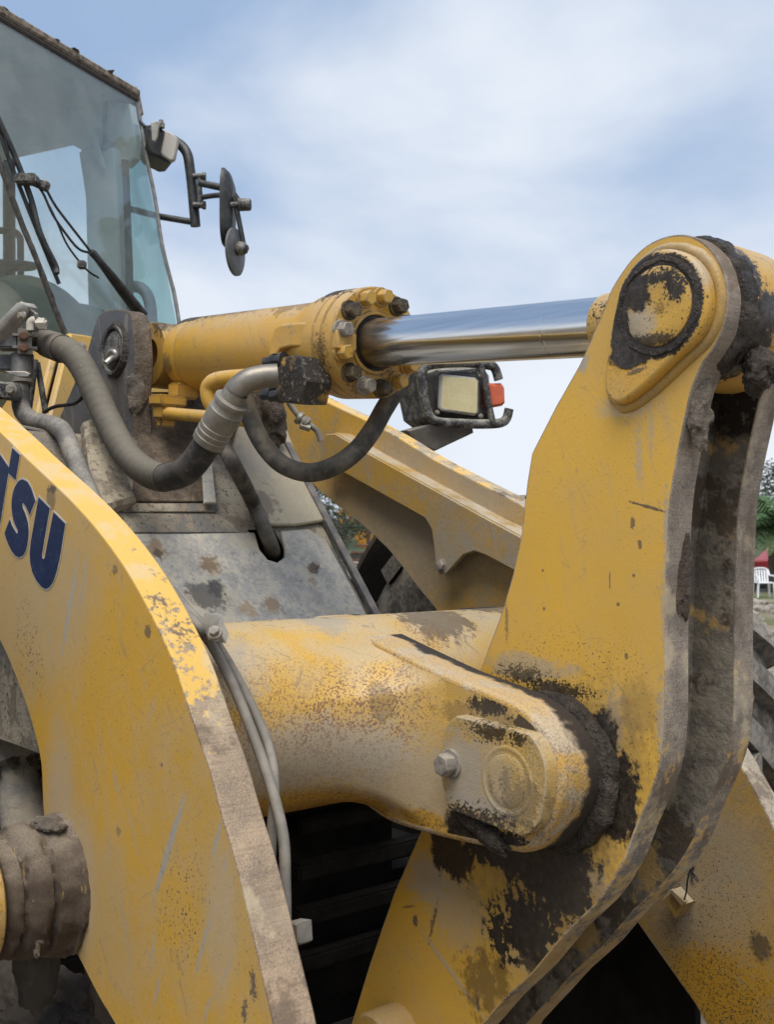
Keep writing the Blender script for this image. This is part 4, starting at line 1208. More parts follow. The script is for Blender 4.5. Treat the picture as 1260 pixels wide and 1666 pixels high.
# grimy frame and axle under the tube, coloured near-black for the deep shade
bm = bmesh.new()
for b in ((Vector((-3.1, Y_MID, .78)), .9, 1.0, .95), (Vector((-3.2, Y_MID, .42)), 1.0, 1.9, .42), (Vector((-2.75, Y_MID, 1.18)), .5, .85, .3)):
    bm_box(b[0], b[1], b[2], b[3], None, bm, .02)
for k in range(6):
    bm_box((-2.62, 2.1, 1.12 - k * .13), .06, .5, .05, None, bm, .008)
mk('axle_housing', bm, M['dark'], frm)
bm = bmesh.new()
for k in range(3):
    bm_lump((-2.46 - .02 * k, 1.36 + k * .21, CAM_H - .555 + .01 * k), (.035, .085, .018), .5, 14, 3, bm, seed=k * 3)
mk('dirt_clods', bm, M['mud_dry'], frm, kind='stuff')

# ---- hoses
def sleeve(r, pitch=0.030, amp=0.022):
    def f(L, th):
        k = ((L / pitch) + th / (2 * math.pi)) % 1.0
        return r * (1 + amp * (k - 0.5))
    return f
P = tpath([(88, 563, 3.36), (112, 572, 3.30), (132, 594, 3.25), (155, 640, 3.20), (178, 690, 3.14), (205, 738, 3.06), (235, 766, 2.99), (268, 777, 2.92), (305, 764, 2.84), (336, 724, 2.79), (350, 700, 2.77)], 24)
g = G('hose_sleeve')
nm, nf = g.noise(20, 4, .6), g.noise(130, 4, .65)
c = g.mix(g.mul(g.add(g.mul(g.upness(-.1, .9), .6), g.mul(nm, .5)), .7), (0.052, 0.047, 0.038), (0.215, 0.19, 0.145))
c = g.mix(g.mul(g.ss(nf, .62, .68), .5), c, (.30, .27, .21))
M['sleeve'] = g.finish(c, .7, nf, .2, .002, spec=.35)
n_s = int(len(P) * .70)
hs_ = mk('hydraulic_hose', bm_tube(P[:n_s + 1], .038, 24, rfun=sleeve(.0385)), M['sleeve'], root, ang=60, label='thick wrapped hydraulic hose looping under the tilt cylinder')
mk('bare_hose', bm_tube(P[n_s:], .0365, 24), M['rubber_dark'], hs_)
pe = P[-1]
de = (P[-1] - P[-4]).normalized()
mk('ferrule', bm_lathe([(-.04, .037), (-.038, .0425), (-.02, .044), (-.018, .0425), (-.004, .044), (-.002, .0425), (.012, .044), (.014, .0425), (.062, .0445), (.066, .041), (.082, .040), (.084, .0445), (.094, .0445), (.097, .031), (.12, .029)], pe, de, 32), M['ferrule'], hs_)
Pp = [pe + de * .10] + [atT(*q) for q in ((378, 646, 2.735), (388, 631, 2.73), (404, 619, 2.73), (428, 613, 2.735), (452, 611, 2.74))]
mk('steel_elbow', bm_tube(cr(Pp, 6), .0295, 24), M['elbow'], hs_)
d0 = (P[0] - P[3]).normalized()
mk('hose_end', bm_lathe([(-.05, .0395), (-.048, .0435), (.045, .042), (.05, .037), (.085, .036)], P[0], d0, 28), M['rubber'], hs_)
P2 = tpath([(676, 570, 2.99), (660, 610, 2.97), (640, 642, 2.95), (624, 668, 2.93), (606, 700, 2.91), (580, 733, 2.89), (545, 758, 2.87), (503, 769, 2.92), (462, 757, 2.97), (432, 728, 3.0), (412, 692, 3.02), (400, 655, 3.03), (394, 625, 3.03)], 8)
mk('hydraulic_hose', bm_tube(P2, .0255, 20), M['rubber'], root, label='thinner hydraulic hose hanging from the cylinder gland')
P3 = cr([atT(335, 690, 3.20), atT(360, 722, 3.17), atT(385, 765, 3.13)] + [onS(412, 818, .045), onS(430, 860, .05), onS(440, 884, .035), onS(446, 903, -.03), onS(450, 912, -.14)], 6)
mk('hydraulic_hose', bm_tube(P3, .0225, 16), M['rubber'], root, label='dusty hydraulic hose running into the slot of the cover')
P4 = tpath([(36, 600, 3.36), (33, 640, 3.34), (36, 668, 3.30), (52, 684, 3.25), (80, 690, 3.2), (100, 700, 3.14), (113, 725, 3.08), (128, 765, 3.0), (146, 808, 2.92), (170, 860, 2.85)], 6)
mk('steel_pipe', bm_tube(P4, .027, 16), plain('pipe_dusty', (0.12, 0.115, 0.11), .7, 0, .3, 16, dust=.8, dustc=(.29, .265, .22)), root, label='bent dusty steel pipe along the near frame plate')
P5 = tpath([(18, 692, 3.26), (60, 700, 3.2), (95, 706, 3.15), (120, 720, 3.1)], 5)
mk('steel_pipe', bm_tube(P5, .007, 8), M['cable'], root)
P6 = tpath([(70, 671, 3.5), (88, 662, 3.48), (107, 659, 3.46), (122, 656, 3.44), (132, 648, 3.42), (136, 640, 3.41)], 5)
mk('grease_line', bm_tube(P6, .006, 8), M['black'], root)
for q in (((57, 585, 3.6), (52, 630, 3.6), (47, 665, 3.6)), ((60, 590, 3.62), (67, 630, 3.62), (74, 672, 3.62))):
    mk('hose_line', bm_tube(tpath(q, 5), .010, 10), M['black_dusty'], root)

# hose manifold bracket at the left edge
yk = 1.30
man = mk('hose_bracket', bm_plate(xz([(12, 508), (22, 494), (32, 490), (57, 510), (57, 540), (14, 540)], yk), yk, yk + .012, .003), [M['black_dusty']] * 2, root, label='black hose bracket with clamp blocks behind the near arm')
bm = bmesh.new()
bm_slab([atT(u, v, 3.30) for u, v in ((-30, 545), (-12, 530), (24, 492), (31, 491), (37, 498), (22, 512), (-8, 548), (-30, 560))], .05, (0, 1, 0), .004, bm)
mk('bracket_flange', bm, [M['zinc'], M['zinc']], man)
bm = bmesh.new()
for k, (v0) in enumerate((546, 566)):
    c0 = atT(40, v0, 3.34)
    rot = axes_rot(-FW + RT * .35)
    bm_box(c0, .072, .040, .06, rot, bm, .016)
mk('clamp_block', bm, M['ferrule'], man)
for v0 in (547, 566):
    bolt(atT(38, v0, 3.29), -FW + RT * .35, .012, .012, plain('bolt_rust', (.13, .065, .04), .8) if v0 == 547 else bpy.data.materials['bolt_rust'], man)
bolt(atT(37, 514, 3.2), (0, -1, 0), .010, .014, M['gbolt'], man)
M['fitting'] = plain('fitting_dusty', (.47, .43, .36), .7, .1, .15, 30)
bm = bm_tube(tpath([(50, 538, 3.30), (50, 526, 3.30), (55, 522, 3.30), (64, 524, 3.30), (74, 529, 3.30)], 4), .014, 12)
bm_lathe([(-.012, 0), (-.012, .019), (.014, .019), (.014, 0)], atT(66, 527, 3.30), RT, 6, bm)
mk('fitting', bm, M['fitting'], man)
bm = bmesh.new()
bm_box(atT(15, 556, 3.36), .07, .05, .075, axes_rot(RT), bm, .006)
bm_box(atT(18, 592, 3.40), .06, .05, .07, axes_rot(RT), bm, .006)
mk('manifold', bm, M['tower'], man)
bm = bmesh.new()
bm_tube(tpath([(36, 578, 3.37), (36, 600, 3.36), (36, 625, 3.35)], 3), .034, 16, bm)
mk('pipe_stub', bm, M['tower'], man)
bm = bmesh.new()
bm_slab([atT(u, v, 3.24) for u, v in ((-30, 618), (22, 622), (27, 630), (27, 646), (22, 651), (-30, 646))], .05, FW, .006, bm)
mk('clamp_strap', bm, [M['black_dusty']] * 2, man)
bolt(atT(18, 634, 3.22), -FW, .013, .016, M['gbolt'], man)
mk('clamp_tab', bm_slab([atT(u, v, 3.27) for u, v in ((8, 604), (40, 604), (49, 608), (46, 613), (30, 613), (14, 608))], .03, FW, .002), [M['zinc']] * 2, man)

# cables along the near arm, held by a clamp
yq = Y_ARM + ARM_T + .03
def ypath(pts, k=6):
    return cr([atY(u, v, y) for u, v, y in pts], k)
cab_a = ypath([(272, 958, yq - .01), (300, 995, yq), (322, 1020, yq), (342, 1046, yq + .03), (372, 1100, yq + .05), (400, 1165, yq + .055), (428, 1240, yq + .05), (450, 1310, yq + .04), (462, 1370, yq + .03), (464, 1430, yq + .02), (465, 1500, yq + .01)])
cab_b = ypath([(280, 960, yq + .01), (308, 995, yq + .02), (335, 1022, yq + .02), (356, 1052, yq + .05), (390, 1110, yq + .08), (420, 1170, yq + .09), (440, 1225, yq + .08), (447, 1280, yq + .06), (443, 1340, yq + .045), (440, 1410, yq + .03), (440, 1460, yq + .02)])
mk('cable', bm_tube(cab_a, .0098, 12), M['cable'], root, label='grey cable along the inner side of the near boom arm')
mk('cable', bm_tube(cab_b, .0092, 12), M['cable'], root, label='second grey cable crossing behind the first')
cl = mk('cable_clamp', bm_slab([atY(u, v, yq + .01) for u, v in ((326, 1014), (352, 1022), (366, 1050), (338, 1044))], .035, (-.5, .6, .6), .004), [M['ferrule']] * 2, root)
bolt(atY(350, 1030, yq - .005), (.5, -.6, .6), .010, .012, M['gbolt'], cl)
mk('clip', bm_slab([atY(u, v, yq) for u, v in ((467, 1500), (484, 1502), (486, 1536), (480, 1540), (474, 1538))], .03, (0, 1, 0), .003), [M['cable']] * 2, root)
# ---- lift cylinder end at the lower left
lc = atY(97, 1437, Y_ARM)
M['lift'] = weathered('lift_grime', (0.055, 0.038, 0.026), (0.085, 0.06, 0.042), dust=.3, speck=.3, chips=.3, streak=.2, top=.25, grit=1.2, edge=.2, seed=18, scratch=0, rough=.85, dustcol=(.19, .155, .12), edgecol=(.42, .27, .08))
def jg(a, th):
    return .009 * mnoise.fractal(Vector((a * 70, math.cos(th) * 5, math.sin(th) * 5)), .8, 2.1, 5)
lift = mk('lift_cylinder', bm_lathe([(.004, .139), (-.010, .139), (-.014, .132), (-.03, .131), (-.052, .128), (-.056, .116), (-.062, .115), (-.066, .127), (-.08, .127), (-.104, .121), (-.108, .108), (-.114, .106), (-.118, .114), (-.13, .113), (-.142, .106), (-.146, .09), (-.15, .06)], lc, (0, 1, 0), 72, jag=jg), M['lift'], root, ang=60,
          label='mud caked end of the lift cylinder at its boom pin')
mk('pin_collar', bm_lathe([(-.150, .05), (-.152, .116), (-.156, .122), (-.172, .122), (-.176, .116), (-.178, .07), (-.20, .066), (-.20, 0)], lc, (0, 1, 0), 56),
   weathered('collar_paint', (0.50, 0.29, 0.05), (0.4, .25, .07), dust=.4, speck=.8, chips=1, streak=0, top=.5, edge=.6, seed=19, edgecol=(.06, .05, .04),
             patches=[('grease', lc + Vector((0, -.18, 0)), (.105, .1, .105), .6, .3, 1.0)]), lift)
ax0, ax1 = atY(62, 1420, 1.12), atY(-2, 1165, 1.12)
dd = (ax1 - ax0).normalized()
LL = (ax1 - ax0).length
M['pale'] = weathered('lift_dust', (0.20, 0.205, 0.215), (0.14, 0.145, 0.155), dust=.95, speck=.4, chips=.3, streak=.4, top=.95, edge=0, seed=20, dustcol=(.44, .39, .30), rough=.8)
mk('lift_rod', bm_lathe([(-.05, .062), (LL * .66, .060)], ax0, dd, 40), M['pale'], lift)
mk('lift_gland', bm_lathe([(LL * .62, .05), (LL * .62, .098), (LL * .65, .102), (LL * .78, .102), (LL * .84, .088), (LL * 1.5, .088)], ax0, dd, 48), M['pale'], lift)
_, q1, q2 = frame(dd)
for k in range(10):
    th = 2 * math.pi * k / 10
    bolt(ax0 + dd * LL * .62 + (q1 * math.cos(th) + q2 * math.sin(th)) * .082, -dd, .013, .022, M['mud_dry'], lift)
bm = bm_lump(lc + Vector((.02, -.03, .125)), (.05, .03, .012), .4, 24, 4, seed=31)
bm_lump(lc + Vector((.09, -.085, -.02)), (.02, .012, .08), .5, 24, 4, bm, seed=33)
mk('mud_lump', bm, M['mud_dry'], lift, kind='stuff')
bm = bmesh.new()
bm_slab([atY(u, v, 1.25) for u, v in ((-200, 1000), (60, 1010), (130, 1250), (150, 1500), (330, 1800), (-200, 1800))], .1, (0, 1, 0), .01, bm)
bm_lump(atY(30, 1640, .99), (.30, .09, .10), .35, 9, 5, bm, seed=41)
bm_lump(atY(62, 1575, .93), (.035, .05, .09), .3, 18, 4, bm, seed=42)
bm_lump(atY(100, 1620, 1.02), (.12, .05, .06), .4, 14, 4, bm, seed=44)
M['dirty'] = weathered('frame_side_dirt', (0.036, 0.031, 0.027), (0.06, 0.05, 0.041), dust=.35, speck=.3, chips=.5, streak=.2, top=.0, edge=0, seed=29, scratch=0, dustcol=(.12, .10, .08), rough=.9)
mk('frame_side', bm, [M['dirty'], M['dirty']], frm)

# ---- cab (rear half of the loader, turned at the articulation joint)
E1 = (D0 * math.cos(R(23.6)) + RT * math.sin(R(23.6))).normalized()     # along the windscreen, to the loader's left
CB = atT(297, 560, 4.8)
CT = atPl(222, 160, CB, E1)
WN = E1.cross((CT - CB).normalized()).normalized()
if WN.dot(FW) > 0:
    WN = -WN
REAR = Vector((0, 0, 1)).cross(E1).normalized()
if REAR.dot(FW) < 0 and REAR.x > 0:
    REAR = -REAR
def onW(u, v, off=0.0):
    return atPl(u, v, CB + WN * off, WN)
def onL(u, v, off=0.0):
    """left cab side, just inside the windscreen's far edge"""
    return atPl(u, v, CB + E1 * off, E1)
def glass(name, tint, veil, dirt, refl=1.0):
    g = G(name)
    tr = g.n('ShaderNodeBsdfTransparent')
    tr.inputs[0].default_value = (*tint, 1)
    gl = g.n('ShaderNodeBsdfGlossy')
    gl.inputs['Roughness'].default_value = 0.03
    df = g.n('ShaderNodeBsdfDiffuse')
    df.inputs[0].default_value = (0.50, 0.50, 0.47, 1)
    lw = g.n('ShaderNodeLayerWeight')
    lw.inputs[0].default_value = 0.5
    fre = g.add(g.mul(g.math('POWER', lw.outputs['Facing'], 5.0), .75), .075)
    m1, m2 = g.n('ShaderNodeMixShader'), g.n('ShaderNodeMixShader')
    nm, nf = g.noise(5, 4, .6), g.noise(60, 4, .65)
    d = g.add(g.mul(g.ss(nm, .4, .7), dirt), veil)
    d = g.add(d, g.mul(g.ss(nf, .68, .72), .25))
    g.put(m1.inputs[0], g.math('MINIMUM', d, 1.0))
    g.t.links.new(tr.outputs[0], m1.inputs[1])
    g.t.links.new(df.outputs[0], m1.inputs[2])
    g.put(m2.inputs[0], g.mul(fre, refl))
    g.t.links.new(m1.outputs[0], m2.inputs[1])
    g.t.links.new(gl.outputs[0], m2.inputs[2])
    g.t.links.new(m2.outputs[0], g.out.inputs[0])
    return g.m
M['glass'] = glass('windscreen_glass', (0.86, 0.93, 0.93), 0.10, 0.09)
M['glass_teal'] = glass('corner_glass', (0.72, 0.87, 0.86), 0.05, 0.06)
M['cab_in'] = plain('cab_interior', (0.60, 0.61, 0.62), .7, 0, .12, 6)
M['cab_roof'] = plain('roof_dust', (.20, .165, .125), .9, 0, .5, 40, dust=.7, dustc=(.36, .31, .24))
M['console'] = plain('console_plastic', (0.085, 0.098, 0.075), .7, 0, .15, 8, dust=.25, dustc=(.22, .23, .19))
M['cab_yel'] = weathered('cab_paint', (0.60, 0.36, 0.05), (0.56, 0.34, 0.07), dust=.2, speck=.2, chips=.25, streak=.2, top=.3, edge=.3, seed=23)
# roof slab reaching back over the cab
tl, tr = onW(-120, -42), onW(222, 160)
rb = [tl, tr, tr + REAR * 1.5, tl + REAR * 1.5]
cabo = mk('cab', bm_slab([p + WN * .02 for p in rb], .035, (0, 0, 1), .008), [M['cab_roof'], M['cab_roof']], root, label='glazed operator cab with wipers, upper left')
bm = bmesh.new()
bm_slab([p - Vector((0, 0, .004)) for p in rb], -.02, (0, 0, 1), 0, bm)
mk('headliner', bm, [M['cab_in']] * 2, cabo)
# crumbling dirt along the roof edge
bm = bmesh.new()
for k in range(120):
    t = random.random()
    p = tl.lerp(tr, t) + Vector((0, 0, .034 + random.random() * .006)) + REAR * random.random() * .12
    bm_lump(p, (.030 * random.uniform(.4, 1.5), .02, .007 * random.uniform(.4, 1.3)), .5, 40, 2, bm, seed=k)
mk('roof_dirt', bm, M['mud_dry'], cabo, kind='stuff')
cp = onW(222, 158)
bm = bm_box(cp + E1 * .01 + Vector((0, 0, -.02)) + REAR * .02, .05, .06, .14, axes_rot(CT - CB), None, .01)
mk('roof_corner', bm, M['cab_roof'], cabo)
# windscreen and the right-hand pane that turns back at the seam
wpts = [onW(*p) for p in ((-120, -40), (222, 162), (228, 195), (238, 256), (252, 323), (263, 396), (277, 454), (284, 481), (297, 560), (105, 546), (0, 268))]
mk('windscreen', bm_slab(wpts, .006, WN, 0), [M['glass']] * 2, cabo, smooth=False)
sa, sb = onW(105, 546), onW(-120, -50)
BK = Vector((-1, 0.0, 0))
mk('side_pane', bm_slab([sa, onW(0, 268), sb, sb + BK * 1.2, sa + BK * 1.2], .005, BK.cross(sb - sa).normalized(), 0), [M['glass']] * 2, cabo, smooth=False)
# rubber seams
seam = [onW(u, v, .006) for u, v in crp([(-22, 208), (0, 268), (22, 330), (45, 388), (70, 450), (92, 510), (108, 550)], 4)]
mk('seam_rubber', bm_tube(seam, .011, 8, rfun=lambda L, th: .011 * (1 + .35 * mnoise.noise(Vector((L * 30, th, 0))))), crust('seam_grime', (.035, .033, .03), (.10, .09, .075), .4, (.2, .18, .15), .9, 2.0), cabo)
rim = [onW(u, v, .002) for u, v in ((222, 162), (228, 195), (238, 256), (252, 323), (263, 396), (277, 454), (284, 481), (297, 560))]
mk('screen_edge', bm_tube(cr(rim, 4), .009, 8), plain('edge_seal', (.20, .19, .18), .7, 0, .3, 40), cabo)
rim = [onW(u, v, .004) for u, v in ((-120, -40), (222, 162))]
mk('screen_edge', bm_tube(rim, .012, 8), plain('edge_dark', (.05, .04, .035), .8, 0, .3, 40), cabo)
# left side: header and pillars behind the windscreen's far edge
bm = bmesh.new()
bm_slab([onL(u, v, -.02) for u, v in ((-200, 90), (60, 150), (222, 175), (231, 235), (229, 262), (216, 275), (206, 274), (200, 262), (163, 262), (148, 257), (141, 248), (121, 237), (30, 257), (-200, 300))], -.05, E1, .006, bm)
bm_slab([onL(u, v, -.015) for u, v in ((148, 258), (163, 250), (205, 250), (210, 330), (215, 430), (217, 560), (164, 600), (163, 500), (159, 330))], -.09, E1, .008, bm)
mk('cab_pillar', bm, [M['cab_in']] * 2, cabo, wn_=True)
mk('pillar_edge', bm_slab([onL(u, v, -.10) for u, v in ((203, 262), (210, 262), (217, 430), (219, 560), (213, 560), (207, 330))], -.03, E1, .003), [plain('pillar_dark', (.10, .11, .13), .6)] * 2, cabo)
mk('door_glass', bm_slab([onL(u, v, .0) for u, v in ((205, 262), (230, 240), (300, 600), (215, 600))], .004, E1, 0), [M['glass_teal']] * 2, cabo, smooth=False)
bm = bm_tube([onL(u, v, -.06) for u, v in crp([(173, 160), (173, 240), (172, 245)], 3)], .018, 10)
bm_lump(onL(174, 242, -.08), (.035, .03, .03), .2, 20, 3, bm)
mk('coat_hook', bm, plain('interior_grey', (.30, .32, .33), .6), cabo)
bm = bm_slab([onL(u, v, -.11) for u, v in crp([(140, 200), (156, 215), (163, 240), (174, 272), (170, 274), (162, 262), (155, 240), (150, 220)], 2)], -.02, E1, .003)
mk('trim_piece', bm, [M['cab_in']] * 2, cabo)
mk('grab_handle', bm_tube([onL(u, v, -.03) for u, v in crp([(214, 466), (228, 468), (238, 478), (244, 495), (247, 530)], 5)], .026, 12), plain('handle_grey', (.16, .18, .19), .6), cabo)
# body below the glass, console and steering wheel inside
q = [(104, 545), (128, 548), (154, 553), (310, 608), (330, 800), (40, 800)]
cw = mk('cowl', bm_slab([onW(u, v, .012) for u, v in q], .03, WN, .008), [M['cab_yel'], M['cab_yel']], cabo, wn_=True)
sn_ = BK.cross(Vector((0, 0, 1))).normalized()
if sn_.y > 0:
    sn_ = -sn_
qa, qb = onW(104, 545, .012), onW(40, 800, .012)
mk('cowl_side', bm_slab([qa, qb, qb + BK * 1.3, qa + BK * 1.3], .03, sn_, .008), [M['cab_yel'], M['cab_yel']], cabo, wn_=True)
bolt(onW(133, 564, .042), WN, .014, .012, M['gbolt'], cabo)
bm = bmesh.new()
tw_ = (onW(50, 560) - CAM).dot(FW)
bm_lump(atT(40, 612, tw_ + .55), (.33, .33, .40), .04, 3, 4, bm)
tw_ = (onW(130, 560) - CAM).dot(FW)
bm_lump(atT(128, 596, tw_ + .45), (.25, .25, .26), .04, 3, 4, bm)
mk('console', bm, M['console'], cabo)
bm = bmesh.new()
c0 = atT(-8, 432, 5.0)
sw = [c0 + (RT * math.cos(t) * .17 + FW * math.sin(t) * .15 + UP * (math.sin(t) * .02)) for t in [2 * math.pi * k / 36 for k in range(37)]]
bm_tube(sw, .016, 10, bm, caps=False)
bm_tube([c0 + Vector((0, 0, -.02)), c0 + Vector((-.05, .03, -.35))], .04, 12, bm)
bm_tube([c0 + RT * .16, c0 + Vector((0, 0, -.03)), c0 - RT * .16], .014, 8, bm)
mk('steering_wheel', bm, M['black'], cabo)
bm = bm_tube([atT(u, v, 5.2) for u, v in crp([(-10, 375), (20, 376), (31, 385), (33, 400), (33, 470)], 4)], .016, 10)
bm_tube([atT(u, v, 5.3) for u, v in ((14, 250), (15, 470))], .03, 10, bm)
mk('handrail', bm, M['black'], cabo)
bm = bm_box(atT(-190, 470, 5.6), .5, .5, .9, axes_rot((0, 0, 1)), None, .08)
mk('seat', bm, M['black'], cabo)

# wipers
def wpath(pts, off, k=6):
    return cr([onW(u, v, off) for u, v in pts], k)
wi = mk('wiper', bm_tube(wpath([(222, 505), (195, 470), (164, 428), (150, 410)], .05), .017, 8, rfun=lambda L, th: .020 - L * .022), M['black'], cabo)
mk('wiper_arm', bm_tube(wpath([(240, 512), (205, 468), (170, 428), (148, 408)], .07), .013, 8, rfun=lambda L, th: .016 - L * .014), M['black'], wi) if False else None
bm = bm_tube(wpath([(236, 512), (210, 480), (180, 445), (147, 409)], .075), .013, 8)
bm_tube(wpath([(147, 409), (118, 372), (90, 335), (74, 306)], .075), .005, 6, bm)
bm_tube(wpath([(150, 412), (128, 405), (105, 378), (85, 348), (70, 315), (56, 296)], .06), .005, 6, bm)
bm_tube(wpath([(160, 452), (140, 438), (110, 400), (92, 360), (80, 335)], .04), .004, 6, bm)
mk('wiper_arm', bm, M['black'], cabo)
bm = bmesh.new()
bm_box(onW(43, 292, .05), .05, .035, .08, axes_rot(RT), bm, .006)
bm_box(onW(60, 298, .055), .035, .03, .09, axes_rot(RT * .9 - UP * .4), bm, .006)
bm_lump(onW(72, 301, .055), (.02, .02, .02), .2, 30, 2, bm)
mk('wiper_joint', bm, M['black_dusty'], cabo)
mk('hose_clip', bm_box(onW(133, 431, .05), .03, .03, .03, axes_rot(RT), None, .004), M['black_dusty'], cabo)
bm = bm_tube(wpath([(-14, 172), (6, 214), (22, 250), (38, 290), (52, 330), (62, 370), (74, 400), (90, 432), (92, 445)], .03), .011, 8)
bm_tube(wpath([(-14, 178), (14, 258), (40, 325), (66, 390), (96, 462)], .012), .008, 8, bm)
for a, b in (((6, 214), (14, 258)), ((22, 258), (22, 278)), ((48, 320), (50, 345)), ((62, 370), (66, 388)), ((78, 408), (84, 432))):
    bm_tube([onW(*a, .03), onW(*b, .014)], .006, 6, bm)
mk('wiper_blade', bm, M['black'], cabo)

# work lamp and mirrors on the cab's far side
DL = 4.85
lamp = mk('work_lamp', bm_slab([atT(u, v, DL) for u, v in ((242, 208), (262, 207), (288, 226), (291, 240), (282, 262), (272, 263), (246, 250), (238, 238))], .16, FW + RT * -.45, .012), [M['black']] * 2, root, wn_=True,
          label='rectangular work lamp with ribbed lens beside the cab roof')
bm = bm_slab([atT(u, v, DL - .012) for u, v in ((268, 213), (272, 212), (287, 222), (290, 228), (284, 258), (281, 261), (277, 262), (263, 252), (261, 247))], .03, FW, .006)
g = G('lamp_lens')
wv = g.n('ShaderNodeTexWave')
wv.bands_direction = 'Z'
wv.inputs['Scale'].default_value = 12
wv.inputs['Distortion'].default_value = .6
c = g.mix(wv.outputs[1], (.30, .285, .25), (.46, .44, .40))
M['lens'] = g.finish(c, .35, wv.outputs[1], .4, .01, spec=.6)
mk('lens', bm, [M['lens'], plain('lens_rim', (.38, .36, .30), .6)], lamp, wn_=True)
bm = bm_slab([atT(u, v, DL - .05) for u, v in ((245, 199), (256, 197), (264, 198), (258, 206), (256, 222), (252, 230), (247, 228))], .015, FW, .003)
mk('lamp_yoke', bm, [plain('yoke', (.33, .32, .28), .6)] * 2, lamp)
bm = bm_lathe([(0, 0), (0, .016), (.02, .016), (.024, .010), (.034, .010), (.034, 0)], atT(262, 208, DL), (0, 0, 1), 10)
mk('stud', bm, M['ferrule'], lamp)
bm = bm_slab([atT(u, v, DL + .08) for u, v in ((228, 205), (246, 202), (250, 225), (238, 230), (232, 228))], .06, FW, .006)
mk('lamp_mount', bm, [M['black']] * 2, lamp)
bm = bmesh.new()
bm_tube([atT(u, v, DL + .05) for u, v in crp([(247, 252), (236, 254), (225, 250), (219, 243)], 3)], .006, 6, bm)
mk('lamp_wire', bm, M['black'], lamp)
mk('lamp_wire', bm_tube([atT(u, v, DL + .05) for u, v in ((226, 196), (236, 206))], .008, 6), M['black'], lamp)
mir = mk('mirror', bm_tube(tpath([(282, 228, DL + .1), (296, 238, DL + .08), (305, 252, DL + .06), (309, 275, DL + .05), (313, 310, DL + .05), (318, 368, DL + .05)], 6), .0225, 14), M['black'], root, label='black mirror bracket with a long and a round mirror')
mk('bracket_tube', bm_tube([atT(205, 338, DL + .12), atT(258, 352, DL + .08), atT(318, 362, DL + .05)], .0145, 12), M['black'], mir)
bm = bm_tube([atT(u, v, DL + .02) for u, v in ((324, 286), (325, 310), (328, 334))], .011, 8)
for v in (287, 334):
    bm_lathe([(-.03, 0), (-.03, .014), (.012, .014), (.012, .019), (.026, .019), (.026, 0)], atT(325, v, DL + .02), RT, 8, bm)
mk('hinge', bm, M['black_dusty'], mir)
bm = bm_tube(tpath([(326, 298, DL), (345, 302, DL - .02), (366, 307, DL - .04), (378, 315, DL - .05), (388, 328, DL - .05)], 6), .0155, 12)
bm_tube(tpath([(329, 321, DL), (350, 318, DL - .03), (372, 318, DL - .06), (381, 324, DL - .06), (386, 345, DL - .06), (396, 396, DL - .06)], 6), .0115, 10, bm)
mk('mirror_rod', bm, M['black'], mir)
# long mirror: shallow dished housing seen nearly edge-on
def dish(c, a, b, nrm, upv, depth, mats, parent, name, dent=.0):
    bm = bmesh.new()
    n = Vector(nrm).normalized()
    u = (Vector(upv) - n * Vector(upv).dot(n)).normalized()
    w = n.cross(u)
    rows = []
    for k, (f, h) in enumerate(((0, depth), (.6, depth * .9), (.88, depth * .55), (1.0, .004), (1.0, -.006), (.95, -.008), (0, -.008))):
        if f == 0:
            rows.append([bm.verts.new(c + n * h)])
        else:
            row = []
            for i in range(48):
                t = 2 * math.pi * i / 48
                ct, st = math.cos(t), math.sin(t)
                p = 0.62 if a != b else 1.0
                row.append(bm.verts.new(c + n * h + u * (math.copysign(abs(ct) ** p, ct) * a * f) + w * (math.copysign(abs(st) ** p, st) * b * f)))
            rows.append(row)
    for A, B in zip(rows, rows[1:]):
        for i in range(48):
            j = (i + 1) % 48
            if len(A) == 1:
                bm.faces.new((A[0], B[i], B[j]))
            elif len(B) == 1:
                bm.faces.new((A[i], A[j], B[0]))
            else:
                bm.faces.new((A[i], A[j], B[j], B[i]))
    return mk(name, bm, mats, parent, ang=50)
mc = atT(366, 338, DL - .02)
nrm = (-FW * .05 + RT * .995)
dish(mc, .168, .085, nrm, UP0 - RT * .14, .045, M['black'], mir, 'mirror_head')
mc2 = atT(383, 410, DL - .05)
dish(mc2, .103, .103, (-FW * .24 + RT * .95), UP0 - RT * .2, .018, plain('mirror_back', (.10, .10, .10), .55, 0, .2, 20, dust=.2, dustc=(.3, .3, .29)), mir, 'round_mirror')
bm = bm_lathe([(0, 0), (0, .028), (.05, .026), (.055, .02), (.055, 0)], atT(388, 333, DL - .07), RT, 10)
bm_lathe([(-.05, .012), (0, .012)], atT(388, 333, DL - .07), RT, 10, bm)
mk('mirror_knob', bm, M['black_dusty'], mir)
bm = bm_lump(atT(392, 404, DL - .08), (.035, .03, .03), .2, 30, 3)
bm_box(atT(399, 403, DL - .06), .04, .02, .03, axes_rot(RT), bm, .004)
mk('mirror_clamp', bm, M['black_dusty'], mir)

